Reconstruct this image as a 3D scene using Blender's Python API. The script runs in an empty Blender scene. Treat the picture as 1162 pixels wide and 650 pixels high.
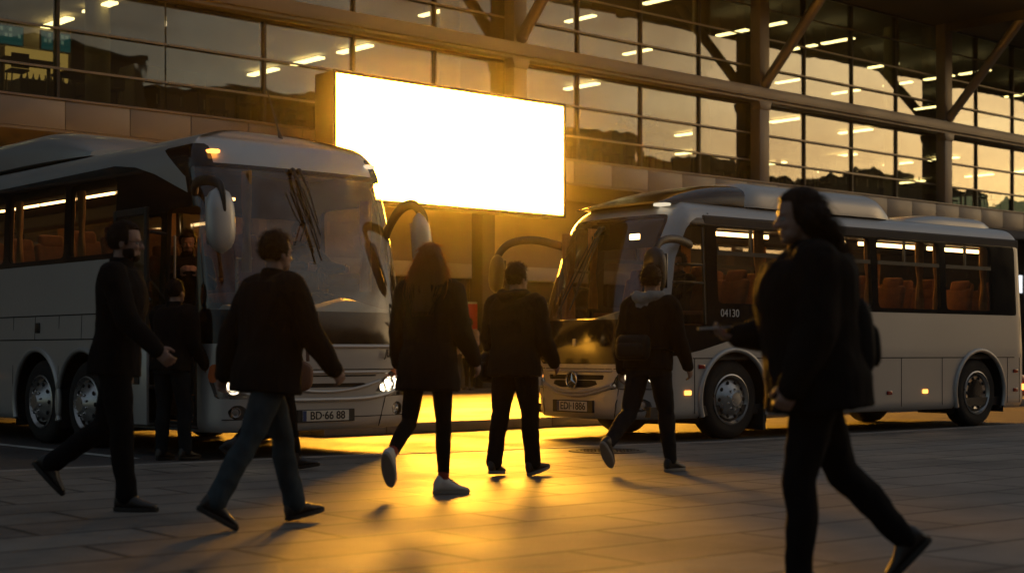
import bpy, bmesh, math, random
from mathutils import Vector, Matrix, noise

random.seed(11)
SC = bpy.context.scene
COL = SC.collection
PI = math.pi
R = math.radians


# ------------------------------------------------------------------ materials
def nodes_of(m):
    m.use_nodes = True
    nt = m.node_tree
    nt.nodes.clear()
    return nt, nt.nodes, nt.links


def pmat(name, col, rough=0.6, metal=0.0, var=0.15, vscale=3.0, bump=0.0, bscale=60.0, coat=0.0,
         spec=0.5, rvar=0.08, stretch=(1, 1, 1), sheen=0.0):
    """Principled surface whose colour, gloss and relief vary with noise in object space."""
    m = bpy.data.materials.new(name)
    nt, N, L = nodes_of(m)
    out = N.new('ShaderNodeOutputMaterial')
    b = N.new('ShaderNodeBsdfPrincipled')
    L.new(b.outputs[0], out.inputs[0])
    tc = N.new('ShaderNodeTexCoord')
    mp = N.new('ShaderNodeMapping')
    mp.inputs['Scale'].default_value = stretch
    L.new(tc.outputs['Object'], mp.inputs[0])
    n1 = N.new('ShaderNodeTexNoise')
    n1.inputs['Scale'].default_value = vscale
    n1.inputs['Detail'].default_value = 6
    n1.inputs['Roughness'].default_value = 0.65
    L.new(mp.outputs[0], n1.inputs[0])
    r = N.new('ShaderNodeValToRGB')
    c0 = [max(0, c * (1 - var)) for c in col]
    c1 = [min(1, c * (1 + var)) for c in col]
    r.color_ramp.elements[0].position = 0.3
    r.color_ramp.elements[1].position = 0.7
    r.color_ramp.elements[0].color = (*c0, 1)
    r.color_ramp.elements[1].color = (*c1, 1)
    L.new(n1.outputs[0], r.inputs[0])
    L.new(r.outputs[0], b.inputs['Base Color'])
    mr = N.new('ShaderNodeMapRange')
    mr.inputs['From Min'].default_value = 0.3
    mr.inputs['From Max'].default_value = 0.7
    mr.inputs['To Min'].default_value = max(0.02, rough - rvar)
    mr.inputs['To Max'].default_value = min(1, rough + rvar)
    L.new(n1.outputs[0], mr.inputs[0])
    L.new(mr.outputs[0], b.inputs['Roughness'])
    b.inputs['Metallic'].default_value = metal
    b.inputs['Specular IOR Level'].default_value = spec
    b.inputs['Coat Weight'].default_value = coat
    b.inputs['Coat Roughness'].default_value = 0.08
    b.inputs['Sheen Weight'].default_value = sheen
    if bump:
        n2 = N.new('ShaderNodeTexNoise')
        n2.inputs['Scale'].default_value = bscale
        n2.inputs['Detail'].default_value = 4
        L.new(mp.outputs[0], n2.inputs[0])
        bp = N.new('ShaderNodeBump')
        bp.inputs['Strength'].default_value = bump
        bp.inputs['Distance'].default_value = 0.01
        L.new(n2.outputs[0], bp.inputs['Height'])
        L.new(bp.outputs[0], b.inputs['Normal'])
    return m


def emat(name, col, strength):
    m = bpy.data.materials.new(name)
    nt, N, L = nodes_of(m)
    out = N.new('ShaderNodeOutputMaterial')
    e = N.new('ShaderNodeEmission')
    e.inputs[0].default_value = (*col, 1)
    e.inputs[1].default_value = strength
    L.new(e.outputs[0], out.inputs[0])
    return m


def glassmat(name, tint, refl=0.12, rough=0.02, dirt=0.0, dirtcol=(0.3, 0.28, 0.24), ior=1.5, boost=1.0, wave=0.0):
    """Thin tinted pane: see-through body, Fresnel reflection on top, a little dust."""
    m = bpy.data.materials.new(name)
    nt, N, L = nodes_of(m)
    out = N.new('ShaderNodeOutputMaterial')
    t = N.new('ShaderNodeBsdfTransparent')
    t.inputs[0].default_value = (*tint, 1)
    g = N.new('ShaderNodeBsdfGlossy')
    g.inputs['Color'].default_value = (1, 1, 1, 1)
    g.inputs['Roughness'].default_value = rough
    lw = N.new('ShaderNodeLayerWeight')       # Schlick reflectance, the same from both faces of the pane
    lw.inputs['Blend'].default_value = 0.5
    p5 = N.new('ShaderNodeMath')
    p5.operation = 'POWER'
    p5.inputs[1].default_value = 5.0
    L.new(lw.outputs['Facing'], p5.inputs[0])
    f0 = 2 * ((ior - 1) / (ior + 1)) ** 2
    fr = N.new('ShaderNodeMath')
    fr.operation = 'MULTIPLY_ADD'
    fr.inputs[1].default_value = 1 - f0
    fr.inputs[2].default_value = f0
    L.new(p5.outputs[0], fr.inputs[0])
    ma = N.new('ShaderNodeMath')
    ma.operation = 'MULTIPLY_ADD'
    ma.use_clamp = True
    ma.inputs[1].default_value = boost
    ma.inputs[2].default_value = refl
    L.new(fr.outputs[0], ma.inputs[0])
    mx = N.new('ShaderNodeMixShader')
    L.new(ma.outputs[0], mx.inputs[0])
    L.new(t.outputs[0], mx.inputs[1])
    L.new(g.outputs[0], mx.inputs[2])
    last = mx
    tc = N.new('ShaderNodeTexCoord')
    if wave:
        nw = N.new('ShaderNodeTexNoise')
        nw.inputs['Scale'].default_value = 0.7
        L.new(tc.outputs['Object'], nw.inputs[0])
        bp = N.new('ShaderNodeBump')
        bp.inputs['Strength'].default_value = wave
        bp.inputs['Distance'].default_value = 0.05
        L.new(nw.outputs[0], bp.inputs['Height'])
        L.new(bp.outputs[0], g.inputs['Normal'])
    if dirt:
        d = N.new('ShaderNodeBsdfDiffuse')
        d.inputs[0].default_value = (*dirtcol, 1)
        n = N.new('ShaderNodeTexNoise')
        n.inputs['Scale'].default_value = 2.5
        n.inputs['Detail'].default_value = 8
        n.inputs['Roughness'].default_value = 0.75
        L.new(tc.outputs['Object'], n.inputs[0])
        v = N.new('ShaderNodeTexVoronoi')
        v.inputs['Scale'].default_value = 26
        L.new(tc.outputs['Object'], v.inputs[0])
        sp = N.new('ShaderNodeMapRange')
        sp.inputs['From Min'].default_value = 0.14
        sp.inputs['From Max'].default_value = 0.05
        L.new(v.outputs['Distance'], sp.inputs[0])
        mr = N.new('ShaderNodeMapRange')
        mr.inputs['From Min'].default_value = 0.35
        mr.inputs['From Max'].default_value = 0.75
        mr.inputs['To Max'].default_value = dirt
        L.new(n.outputs[0], mr.inputs[0])
        ad = N.new('ShaderNodeMath')
        ad.operation = 'MULTIPLY_ADD'
        ad.use_clamp = True
        ad.inputs[1].default_value = dirt * 1.2
        L.new(sp.outputs[0], ad.inputs[0])
        L.new(mr.outputs[0], ad.inputs[2])
        m2 = N.new('ShaderNodeMixShader')
        L.new(ad.outputs[0], m2.inputs[0])
        L.new(mx.outputs[0], m2.inputs[1])
        L.new(d.outputs[0], m2.inputs[2])
        last = m2
    L.new(last.outputs[0], out.inputs[0])
    return m


# ------------------------------------------------------------------ objects
def tag(o, label=None, cat=None, group=None, kind=None):
    if label:
        o['label'] = label
    if cat:
        o['category'] = cat
    if group:
        o['group'] = group
    if kind:
        o['kind'] = kind
    return o


def thing(name, label, cat, loc=(0, 0, 0), rz=0.0, group=None):
    o = bpy.data.objects.new(name, None)
    o.empty_display_size = 0.2
    COL.objects.link(o)
    o.location = loc
    o.rotation_euler = (0, 0, rz)
    return tag(o, label, cat, group)


def link_mesh(name, me, parent=None):
    o = bpy.data.objects.new(name, me)
    COL.objects.link(o)
    if parent is not None:
        o.parent = parent
    return o


def copy_tree(o, parent=None):
    c = o.copy()
    COL.objects.link(c)
    if parent is not None:
        c.parent = parent
    for ch in list(o.children):
        copy_tree(ch, c)
    return c


def catmull(pts, n=8):
    """Smooth polyline through points."""
    P = [Vector(p) for p in pts]
    if len(P) < 3:
        return P
    out = []
    for i in range(len(P) - 1):
        p0 = P[max(i - 1, 0)]
        p1, p2 = P[i], P[i + 1]
        p3 = P[min(i + 2, len(P) - 1)]
        for k in range(n):
            t = k / n
            out.append(0.5 * ((2 * p1) + (p2 - p0) * t + (2 * p0 - 5 * p1 + 4 * p2 - p3) * t * t
                              + (3 * p1 - p0 - 3 * p2 + p3) * t * t * t))
    out.append(P[-1])
    return out


def lerpl(vals, t):
    """Value of a list at t in 0..1."""
    f = t * (len(vals) - 1)
    i = min(int(f), len(vals) - 2)
    return vals[i] + (vals[i + 1] - vals[i]) * (f - i)


class MB:
    """Collects shapes and links them as one mesh object."""

    def __init__(self):
        self.bm = bmesh.new()

    def box(self, x0, x1, y0, y1, z0, z1, bev=0.0, M=None, seg=2):
        bm = self.bm
        g = bmesh.ops.create_cube(bm, size=1.0)
        vs = g['verts']
        sx, sy, sz = x1 - x0, y1 - y0, z1 - z0
        for v in vs:
            v.co = Vector(((x0 + x1) / 2 + v.co.x * sx, (y0 + y1) / 2 + v.co.y * sy, (z0 + z1) / 2 + v.co.z * sz))
        if bev:
            es = list({e for v in vs for e in v.link_edges})
            r = bmesh.ops.bevel(bm, geom=es, offset=min(bev, 0.49 * min(abs(sx), abs(sy), abs(sz))), segments=seg,
                                affect='EDGES', profile=0.5)
            vs = list({v for f in r['faces'] for v in f.verts} | {v for v in vs if v.is_valid})
        if M is not None:
            for v in vs:
                v.co = M @ v.co
        return self

    def tube(self, pts, rad, n=12, flat=1.0, up=None, capround=False):
        bm = self.bm
        P = [Vector(p) for p in pts]
        m = len(P)
        rs = [rad] * m if not hasattr(rad, '__len__') else [lerpl(rad, i / (m - 1)) for i in range(m)]
        if capround:
            d0 = (P[0] - P[1]).normalized()
            d1 = (P[-1] - P[-2]).normalized()
            pre, post = [], []
            for a in (80, 55, 28):
                pre.append((P[0] + d0 * rs[0] * math.sin(R(a)), rs[0] * math.cos(R(a))))
                post.append((P[-1] + d1 * rs[-1] * math.sin(R(a)), rs[-1] * math.cos(R(a))))
            post.reverse()
            P = [p for p, _ in pre] + P + [p for p, _ in post]
            rs = [r for _, r in pre] + rs + [r for _, r in post]
            m = len(P)
        rings = []
        prev = Vector(up) if up else None
        for i in range(m):
            t = (P[min(i + 1, m - 1)] - P[max(i - 1, 0)])
            if t.length < 1e-9:
                t = Vector((0, 0, 1))
            t.normalize()
            if prev is None:
                a = Vector((0, 0, 1)) if abs(t.z) < 0.9 else Vector((1, 0, 0))
                prev = (a - t * a.dot(t)).normalized()
            u = (prev - t * prev.dot(t))
            if u.length < 1e-6:
                u = t.orthogonal()
            u.normalize()
            prev = u
            w = t.cross(u)
            rings.append([bm.verts.new(P[i] + u * (rs[i] * math.cos(2 * PI * k / n)) +
                                       w * (rs[i] * flat * math.sin(2 * PI * k / n))) for k in range(n)])
        self.skin(rings)
        return self

    def skin(self, rings, caps=True):
        bm = self.bm
        n = len(rings[0])
        for a, b in zip(rings, rings[1:]):
            for k in range(n):
                bm.faces.new((a[k], a[(k + 1) % n], b[(k + 1) % n], b[k]))
        if caps:
            bm.faces.new(list(reversed(rings[0])))
            bm.faces.new(rings[-1])

    def rings(self, ringpts, caps=True):
        self.skin([[self.bm.verts.new(Vector(p)) for p in r] for r in ringpts], caps)
        return self

    def ball(self, c, r, M=None, seg=20, rin=14, noise_amp=0.0):
        r = (r, r, r) if not hasattr(r, '__len__') else r
        g = bmesh.ops.create_uvsphere(self.bm, u_segments=seg, v_segments=rin, radius=1.0)
        for v in g['verts']:
            p = Vector((v.co.x * r[0], v.co.y * r[1], v.co.z * r[2])) + Vector(c)
            v.co = M @ p if M is not None else p
        return self

    def lathe(self, prof, n=32, M=None):
        """prof: (radius, height) pairs turned about z."""
        rings = []
        for (r, h) in prof:
            ring = []
            for k in range(n):
                p = Vector((r * math.cos(2 * PI * k / n), r * math.sin(2 * PI * k / n), h))
                ring.append(M @ p if M is not None else p)
            rings.append(ring)
        return self.rings(rings)

    def quad(self, *ps):
        self.bm.faces.new([self.bm.verts.new(Vector(p)) for p in ps])
        return self

    def prism(self, poly, d, M=None):
        """Flat outline (list of 3-D points) pushed by vector d into a solid."""
        d = Vector(d)
        a = [Vector(p) for p in poly]
        b = [p + d for p in a]
        if M is not None:
            a = [M @ p for p in a]
            b = [M @ p for p in b]
        va = [self.bm.verts.new(p) for p in a]
        vb = [self.bm.verts.new(p) for p in b]
        n = len(va)
        self.bm.faces.new(list(reversed(va)))
        self.bm.faces.new(vb)
        for i in range(n):
            self.bm.faces.new((va[i], va[(i + 1) % n], vb[(i + 1) % n], vb[i]))
        return self

    def build(self, name, mat, parent=None, smooth=False, angle=40, bevel=0.0, noise_fn=None):
        bm = self.bm
        bmesh.ops.recalc_face_normals(bm, faces=bm.faces)
        if bevel:
            es = [e for e in bm.edges if len(e.link_faces) == 2 and e.calc_face_angle(0) > R(35)]
            bmesh.ops.bevel(bm, geom=es, offset=bevel, segments=2, affect='EDGES', profile=0.5)
        me = bpy.data.meshes.new(name)
        bm.to_mesh(me)
        bm.free()
        if mat is not None:
            for mm in (mat if isinstance(mat, (list, tuple)) else [mat]):
                me.materials.append(mm)
        if smooth or bevel:
            me.shade_smooth()
            me.set_sharp_from_angle(angle=R(angle))
        return link_mesh(name, me, parent)

    def remeshed(self, name, mat, parent, voxel, smooth_it=4, disp=None):
        """Fuse everything collected into one continuous skin."""
        bm = self.bm
        bmesh.ops.recalc_face_normals(bm, faces=bm.faces)
        me = bpy.data.meshes.new(name)
        bm.to_mesh(me)
        bm.free()
        o = link_mesh(name, me)
        rm = o.modifiers.new('fuse', 'REMESH')
        rm.mode = 'VOXEL'
        rm.voxel_size = voxel
        rm.use_smooth_shade = True
        sm = o.modifiers.new('soft', 'SMOOTH')
        sm.iterations = smooth_it
        sm.factor = 0.5
        dg = bpy.context.evaluated_depsgraph_get()
        me2 = bpy.data.meshes.new_from_object(o.evaluated_get(dg))
        me2.name = name
        bpy.data.objects.remove(o)
        bpy.data.meshes.remove(me)
        if disp:
            ns = [v.normal.copy() for v in me2.vertices]
            for v, nn in zip(me2.vertices, ns):
                v.co += nn * disp(v.co)
        me2.materials.clear()
        me2.materials.append(mat)
        me2.shade_smooth()
        return link_mesh(name, me2, parent)


def text_mesh(name, body, size, mat, parent, M, depth=0.002, align='CENTER', shear=0.0, bold=0.0):
    cu = bpy.data.curves.new(name, 'FONT')
    cu.body = body
    cu.size = size
    cu.extrude = depth
    cu.align_x = align
    cu.align_y = 'CENTER'
    cu.shear = shear
    cu.offset = bold
    o = bpy.data.objects.new(name, cu)
    COL.objects.link(o)
    dg = bpy.context.evaluated_depsgraph_get()
    me = bpy.data.meshes.new_from_object(o.evaluated_get(dg))
    bpy.data.objects.remove(o)
    bpy.data.curves.remove(cu)
    me.transform(M)
    me.materials.clear()
    me.materials.append(mat)
    me.name = name
    return link_mesh(name, me, parent)


def frame_matrix(origin, xdir, ydir):
    x = Vector(xdir).normalized()
    z = x.cross(Vector(ydir)).normalized()
    y = z.cross(x)
    return Matrix(((x.x, y.x, z.x, origin[0]), (x.y, y.y, z.y, origin[1]), (x.z, y.z, z.z, origin[2]), (0, 0, 0, 1)))


# ------------------------------------------------------------------ shared materials
M = {}
M['paint'] = pmat('silver_paint', (0.46, 0.445, 0.42), 0.38, 0.35, 0.04, 1.2, coat=0.4, rvar=0.02)
M['black_gloss'] = pmat('black_gloss', (0.008, 0.008, 0.009), 0.12, 0, 0.2, 2.0, spec=0.5, rvar=0.04)
M['black_plastic'] = pmat('black_plastic', (0.012, 0.012, 0.012), 0.45, 0, 0.2, 4.0, bump=0.1, bscale=120)
M['rubber'] = pmat('rubber', (0.012, 0.012, 0.012), 0.8, 0, 0.3, 8, bump=0.25, bscale=50)
M['alloy'] = pmat('alloy', (0.50, 0.49, 0.47), 0.32, 0.85, 0.12, 9)
M['chrome'] = pmat('chrome', (0.72, 0.71, 0.69), 0.12, 1.0, 0.03, 3, rvar=0.03)
M['dark_metal'] = pmat('dark_metal', (0.03, 0.03, 0.03), 0.5, 0.3, 0.3, 5)
M['seam'] = pmat('seam', (0.01, 0.01, 0.01), 0.8, 0, 0.1)
M['seat'] = pmat('seat_cloth', (0.20, 0.08, 0.035), 0.9, 0, 0.3, 12, bump=0.2, bscale=200)
M['curtain'] = pmat('curtain_cloth', (0.50, 0.27, 0.10), 0.9, 0, 0.25, 6)
M['lining'] = pmat('lining', (0.07, 0.06, 0.05), 0.8, 0, 0.15, 3)
M['cream'] = pmat('cream_plastic', (0.42, 0.38, 0.30), 0.45, 0, 0.08, 3)
M['white_text'] = pmat('white_lettering', (0.6, 0.6, 0.58), 0.5, 0, 0.05)
M['black_text'] = pmat('black_lettering', (0.015, 0.012, 0.01), 0.5, 0, 0.05)
M['plate'] = pmat('plate_white', (0.66, 0.62, 0.52), 0.4, 0, 0.1, 10)
M['plate_blue'] = pmat('plate_blue', (0.02, 0.05, 0.16), 0.4, 0, 0.1)
M['bus_glass'] = glassmat('bus_glass', (0.60, 0.57, 0.50), 0.01, 0.02, dirt=0.03, wave=0.03)
M['screen_glass'] = glassmat('windscreen_glass', (0.58, 0.59, 0.55), 0.0, 0.02, dirt=0.04, wave=0.02)
M['lamp_glass'] = glassmat('lamp_glass', (0.9, 0.9, 0.9), 0.02, 0.02)
M['strip'] = emat('warm_strip', (1.0, 0.62, 0.26), 13.0)
M['amber'] = emat('amber_lamp', (1.0, 0.34, 0.06), 4.0)
M['amber_lens'] = pmat('amber_lens', (0.55, 0.10, 0.01), 0.2, 0, 0.1, 20, coat=0.5)
M['red_lens'] = pmat('red_lens', (0.30, 0.02, 0.012), 0.2, 0, 0.2, 20, coat=0.5)
M['headlamp'] = emat('headlamp', (1.0, 0.84, 0.58), 6.0)
M['clear_lamp'] = emat('roof_lamp', (1.0, 0.85, 0.6), 0.8)
# ------------------------------------------------------------------ camera, sky, sun
FOC = 1730.0 / 1162.0 * 36.0
cam_d = bpy.data.cameras.new('camera')
cam = bpy.data.objects.new('camera', cam_d)
COL.objects.link(cam)
cam.location = (0, 0, 1.07)
cam.rotation_euler = (R(90), 0, R(-42))
cam_d.sensor_width = 36
cam_d.lens = FOC
cam_d.shift_y = 75 / 1162
cam_d.clip_end = 2000
cam_d.dof.use_dof = True
cam_d.dof.focus_distance = 18.0
cam_d.dof.aperture_fstop = 1.9
SC.camera = cam

SUN_AZ, SUN_EL = R(-31), R(7.0)
w = bpy.data.worlds.new('World')
SC.world = w
w.use_nodes = True
nt = w.node_tree
nt.nodes.clear()
N, L = nt.nodes, nt.links
wo = N.new('ShaderNodeOutputWorld')
bg = N.new('ShaderNodeBackground')
bg.inputs[1].default_value = 0.075
sky = N.new('ShaderNodeTexSky')
sky.sky_type = 'NISHITA'
sky.sun_disc = False
sky.sun_elevation = SUN_EL
sky.sun_rotation = R(90) - SUN_AZ
sky.air_density = 1.0
sky.dust_density = 2.0
sky.ozone_density = 1.0
tcw = N.new('ShaderNodeTexCoord')
mpw = N.new('ShaderNodeMapping')
mpw.inputs['Scale'].default_value = (1.6, 1.6, 5.0)
nz = N.new('ShaderNodeTexNoise')
nz.inputs['Scale'].default_value = 1.7
nz.inputs['Detail'].default_value = 7
nz.inputs['Roughness'].default_value = 0.6
rmp = N.new('ShaderNodeValToRGB')
rmp.color_ramp.elements[0].position = 0.42
rmp.color_ramp.elements[1].position = 0.66
rmp.color_ramp.elements[0].color = (1, 1, 1, 1)
rmp.color_ramp.elements[1].color = (0.55, 0.46, 0.42, 1)
L.new(tcw.outputs['Generated'], mpw.inputs[0])
L.new(mpw.outputs[0], nz.inputs[0])
L.new(nz.outputs[0], rmp.inputs[0])
SD = Vector((math.cos(SUN_AZ) * math.cos(SUN_EL), math.sin(SUN_AZ) * math.cos(SUN_EL), math.sin(SUN_EL)))
# evening glow: hazy cloud lit around the low sun
dt = N.new('ShaderNodeVectorMath')
dt.operation = 'DOT_PRODUCT'
dt.inputs[1].default_value = SD
L.new(tcw.outputs['Generated'], dt.inputs[0])
mx0 = N.new('ShaderNodeMath')
mx0.operation = 'MAXIMUM'
mx0.inputs[1].default_value = 0.0
L.new(dt.outputs['Value'], mx0.inputs[0])
pw = N.new('ShaderNodeMath')
pw.operation = 'POWER'
pw.inputs[1].default_value = 5.0
L.new(mx0.outputs[0], pw.inputs[0])
glow = N.new('ShaderNodeMix')
glow.data_type = 'RGBA'
glow.blend_type = 'MIX'
glow.inputs[6].default_value = (0, 0, 0, 1)
glow.inputs[7].default_value = (2.2, 2.0, 1.75, 1)
L.new(pw.outputs[0], glow.inputs[0])
sc_ = N.new('ShaderNodeMix')
sc_.data_type = 'RGBA'
sc_.blend_type = 'ADD'
sc_.inputs[0].default_value = 1.0
L.new(sky.outputs[0], sc_.inputs[6])
L.new(glow.outputs[2], sc_.inputs[7])
# pale, slightly cool veil of high cloud overhead
sxz = N.new('ShaderNodeSeparateXYZ')
L.new(tcw.outputs['Generated'], sxz.inputs[0])
zr = N.new('ShaderNodeMapRange')
zr.inputs['From Min'].default_value = 0.15
zr.inputs['From Max'].default_value = 0.9
L.new(sxz.outputs['Z'], zr.inputs[0])
veil = N.new('ShaderNodeMix')
veil.data_type = 'RGBA'
veil.inputs[6].default_value = (0, 0, 0, 1)
veil.inputs[7].default_value = (1.6, 1.78, 2.0, 1)
L.new(zr.outputs[0], veil.inputs[0])
sc2 = N.new('ShaderNodeMix')
sc2.data_type = 'RGBA'
sc2.blend_type = 'ADD'
sc2.inputs[0].default_value = 1.0
L.new(sc_.outputs[2], sc2.inputs[6])
L.new(veil.outputs[2], sc2.inputs[7])
mixw = N.new('ShaderNodeMix')
mixw.data_type = 'RGBA'
mixw.blend_type = 'MULTIPLY'
mixw.inputs[0].default_value = 1.0
L.new(sc2.outputs[2], mixw.inputs[6])
L.new(rmp.outputs[0], mixw.inputs[7])
L.new(mixw.outputs[2], bg.inputs[0])
L.new(bg.outputs[0], wo.inputs[0])

sun_d = bpy.data.lights.new('sun', 'SUN')
sun_d.energy = 0.03
sun_d.angle = R(20)
sun_d.color = (1.0, 0.62, 0.34)
sun = bpy.data.objects.new('sun', sun_d)
COL.objects.link(sun)
sd = Vector((math.cos(SUN_AZ) * math.cos(SUN_EL), math.sin(SUN_AZ) * math.cos(SUN_EL), math.sin(SUN_EL)))
sun.rotation_euler = sd.to_track_quat('Z', 'Y').to_euler()
sun.location = (0, 0, 40)

SC.view_settings.view_transform = 'Standard'
SC.view_settings.look = 'None'
SC.view_settings.exposure = 0
SC.view_settings.gamma = 1
SC.render.engine = 'CYCLES'
cy = SC.cycles
cy.use_denoising = True
cy.denoiser = 'OPENIMAGEDENOISE'
cy.max_bounces = 7
cy.diffuse_bounces = 3
cy.glossy_bounces = 4
cy.transmission_bounces = 4
cy.transparent_max_bounces = 14
cy.caustics_reflective = False
cy.caustics_refractive = False
cy.sample_clamp_indirect = 3.0
cy.use_adaptive_sampling = True
cy.adaptive_threshold = 0.015

# ------------------------------------------------------------------ ground materials
def asphalt_mat():
    m = pmat('asphalt', (0.055, 0.052, 0.050), 0.62, 0, 0.35, 0.9, bump=0.5, bscale=160, rvar=0.14)
    return m


def slab_mat(name, c1, c2, bw, rh, mortar, rough=0.42, rot=0.0, rv=0.14):
    m = bpy.data.materials.new(name)
    nt, N, L = nodes_of(m)
    out = N.new('ShaderNodeOutputMaterial')
    b = N.new('ShaderNodeBsdfPrincipled')
    L.new(b.outputs[0], out.inputs[0])
    tc = N.new('ShaderNodeTexCoord')
    mp = N.new('ShaderNodeMapping')
    mp.inputs['Rotation'].default_value = (0, 0, rot)
    L.new(tc.outputs['Object'], mp.inputs[0])
    # uneven joints: bend the coordinates a little
    nb = N.new('ShaderNodeTexNoise')
    nb.inputs['Scale'].default_value = 0.8
    L.new(tc.outputs['Object'], nb.inputs[0])
    vm = N.new('ShaderNodeVectorMath')
    vm.operation = 'MULTIPLY_ADD'
    vm.inputs[1].default_value = (0.03, 0.03, 0)
    L.new(nb.outputs['Color'], vm.inputs[0])
    L.new(mp.outputs[0], vm.inputs[2])
    br = N.new('ShaderNodeTexBrick')
    br.inputs['Scale'].default_value = 1.0
    br.inputs['Brick Width'].default_value = bw
    br.inputs['Row Height'].default_value = rh
    br.inputs['Mortar Size'].default_value = mortar
    br.inputs['Mortar Smooth'].default_value = 0.3
    br.inputs['Color1'].default_value = (*c1, 1)
    br.inputs['Color2'].default_value = (*c2, 1)
    br.inputs['Mortar'].default_value = (0.025, 0.022, 0.02, 1)
    br.offset = 0.43
    L.new(vm.outputs[0], br.inputs['Vector'])
    n1 = N.new('ShaderNodeTexNoise')
    n1.inputs['Scale'].default_value = 1.3
    n1.inputs['Detail'].default_value = 9
    n1.inputs['Roughness'].default_value = 0.7
    L.new(tc.outputs['Object'], n1.inputs[0])
    mr = N.new('ShaderNodeMapRange')
    mr.inputs['From Min'].default_value = 0.3
    mr.inputs['From Max'].default_value = 0.7
    mr.inputs['To Min'].default_value = 0.62
    mr.inputs['To Max'].default_value = 1.22
    L.new(n1.outputs[0], mr.inputs[0])
    mx = N.new('ShaderNodeMix')
    mx.data_type = 'RGBA'
    mx.blend_type = 'MULTIPLY'
    mx.inputs[0].default_value = 1
    L.new(br.outputs['Color'], mx.inputs[6])
    L.new(mr.outputs[0], mx.inputs[7])
    # trodden-in spots and darker stains
    vo = N.new('ShaderNodeTexVoronoi')
    vo.inputs['Scale'].default_value = 2.6
    L.new(tc.outputs['Object'], vo.inputs[0])
    vr = N.new('ShaderNodeMapRange')
    vr.inputs['From Min'].default_value = 0.045
    vr.inputs['From Max'].default_value = 0.065
    vr.inputs['To Min'].default_value = 0.45
    L.new(vo.outputs['Distance'], vr.inputs[0])
    ns = N.new('ShaderNodeTexNoise')
    ns.inputs['Scale'].default_value = 0.35
    ns.inputs['Detail'].default_value = 7
    ns.inputs['Roughness'].default_value = 0.72
    L.new(tc.outputs['Object'], ns.inputs[0])
    sr = N.new('ShaderNodeMapRange')
    sr.inputs['From Min'].default_value = 0.52
    sr.inputs['From Max'].default_value = 0.62
    sr.inputs['To Min'].default_value = 1.0
    sr.inputs['To Max'].default_value = 0.68
    L.new(ns.outputs[0], sr.inputs[0])
    vm2 = N.new('ShaderNodeMath')
    vm2.operation = 'MULTIPLY'
    L.new(vr.outputs[0], vm2.inputs[0])
    L.new(sr.outputs[0], vm2.inputs[1])
    mx3 = N.new('ShaderNodeMix')
    mx3.data_type = 'RGBA'
    mx3.blend_type = 'MULTIPLY'
    mx3.inputs[0].default_value = 1
    L.new(mx.outputs[2], mx3.inputs[6])
    L.new(vm2.outputs[0], mx3.inputs[7])
    L.new(mx3.outputs[2], b.inputs['Base Color'])
    n2 = N.new('ShaderNodeTexNoise')
    n2.inputs['Scale'].default_value = 0.55
    n2.inputs['Detail'].default_value = 5
    L.new(tc.outputs['Object'], n2.inputs[0])
    m2 = N.new('ShaderNodeMapRange')
    m2.inputs['From Min'].default_value = 0.3
    m2.inputs['From Max'].default_value = 0.7
    m2.inputs['To Min'].default_value = rough - rv
    m2.inputs['To Max'].default_value = rough + rv
    L.new(n2.outputs[0], m2.inputs[0])
    L.new(m2.outputs[0], b.inputs['Roughness'])
    n3 = N.new('ShaderNodeTexNoise')
    n3.inputs['Scale'].default_value = 45
    n3.inputs['Detail'].default_value = 5
    L.new(tc.outputs['Object'], n3.inputs[0])
    ad = N.new('ShaderNodeMath')
    ad.operation = 'MULTIPLY_ADD'
    ad.inputs[1].default_value = -1.6
    L.new(br.outputs['Fac'], ad.inputs[0])
    L.new(n3.outputs[0], ad.inputs[2])
    ad2 = N.new('ShaderNodeMath')
    ad2.operation = 'MULTIPLY_ADD'
    ad2.inputs[1].default_value = 1.5
    L.new(n1.outputs[0], ad2.inputs[0])
    L.new(ad.outputs[0], ad2.inputs[2])
    bp = N.new('ShaderNodeBump')
    bp.inputs['Strength'].default_value = 0.6
    bp.inputs['Distance'].default_value = 0.006
    L.new(ad2.outputs[0], bp.inputs['Height'])
    L.new(bp.outputs[0], b.inputs['Normal'])
    return m


M['asphalt'] = asphalt_mat()
M['slab'] = slab_mat('plaza_slabs', (0.19, 0.172, 0.15), (0.14, 0.126, 0.112), 1.35, 0.62, 0.024, rough=0.58, rot=R(3), rv=0.1)
M['paving'] = slab_mat('island_paving', (0.19, 0.17, 0.145), (0.16, 0.145, 0.125), 0.6, 0.4, 0.008, rough=0.6)
M['kerbstone'] = pmat('kerbstone', (0.24, 0.22, 0.20), 0.7, 0, 0.25, 3, bump=0.4, bscale=50)
M['line_paint'] = pmat('line_paint', (0.5, 0.49, 0.45), 0.6, 0, 0.45, 4, bump=0.2)
M['cladding'] = pmat('cladding', (0.27, 0.25, 0.235), 0.45, 0.1, 0.07, 0.7)
M['steel'] = pmat('painted_steel', (0.24, 0.215, 0.195), 0.45, 0.15, 0.08, 1.0)
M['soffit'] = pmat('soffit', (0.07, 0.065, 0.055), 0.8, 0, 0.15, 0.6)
M['inner_wall'] = pmat('inner_wall', (0.30, 0.25, 0.17), 0.8, 0, 0.15, 0.4)
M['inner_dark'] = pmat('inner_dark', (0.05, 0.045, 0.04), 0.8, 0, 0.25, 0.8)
M['olive'] = pmat('olive_column', (0.26, 0.22, 0.12), 0.6, 0, 0.1, 1)
M['mullion'] = pmat('mullion', (0.05, 0.045, 0.04), 0.5, 0.3, 0.15, 2)
M['transom'] = pmat('transom', (0.25, 0.22, 0.18), 0.4, 0.4, 0.1, 2)
M['wall'] = pmat('ground_wall', (0.30, 0.25, 0.19), 0.7, 0, 0.12, 0.8, bump=0.1)
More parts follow.
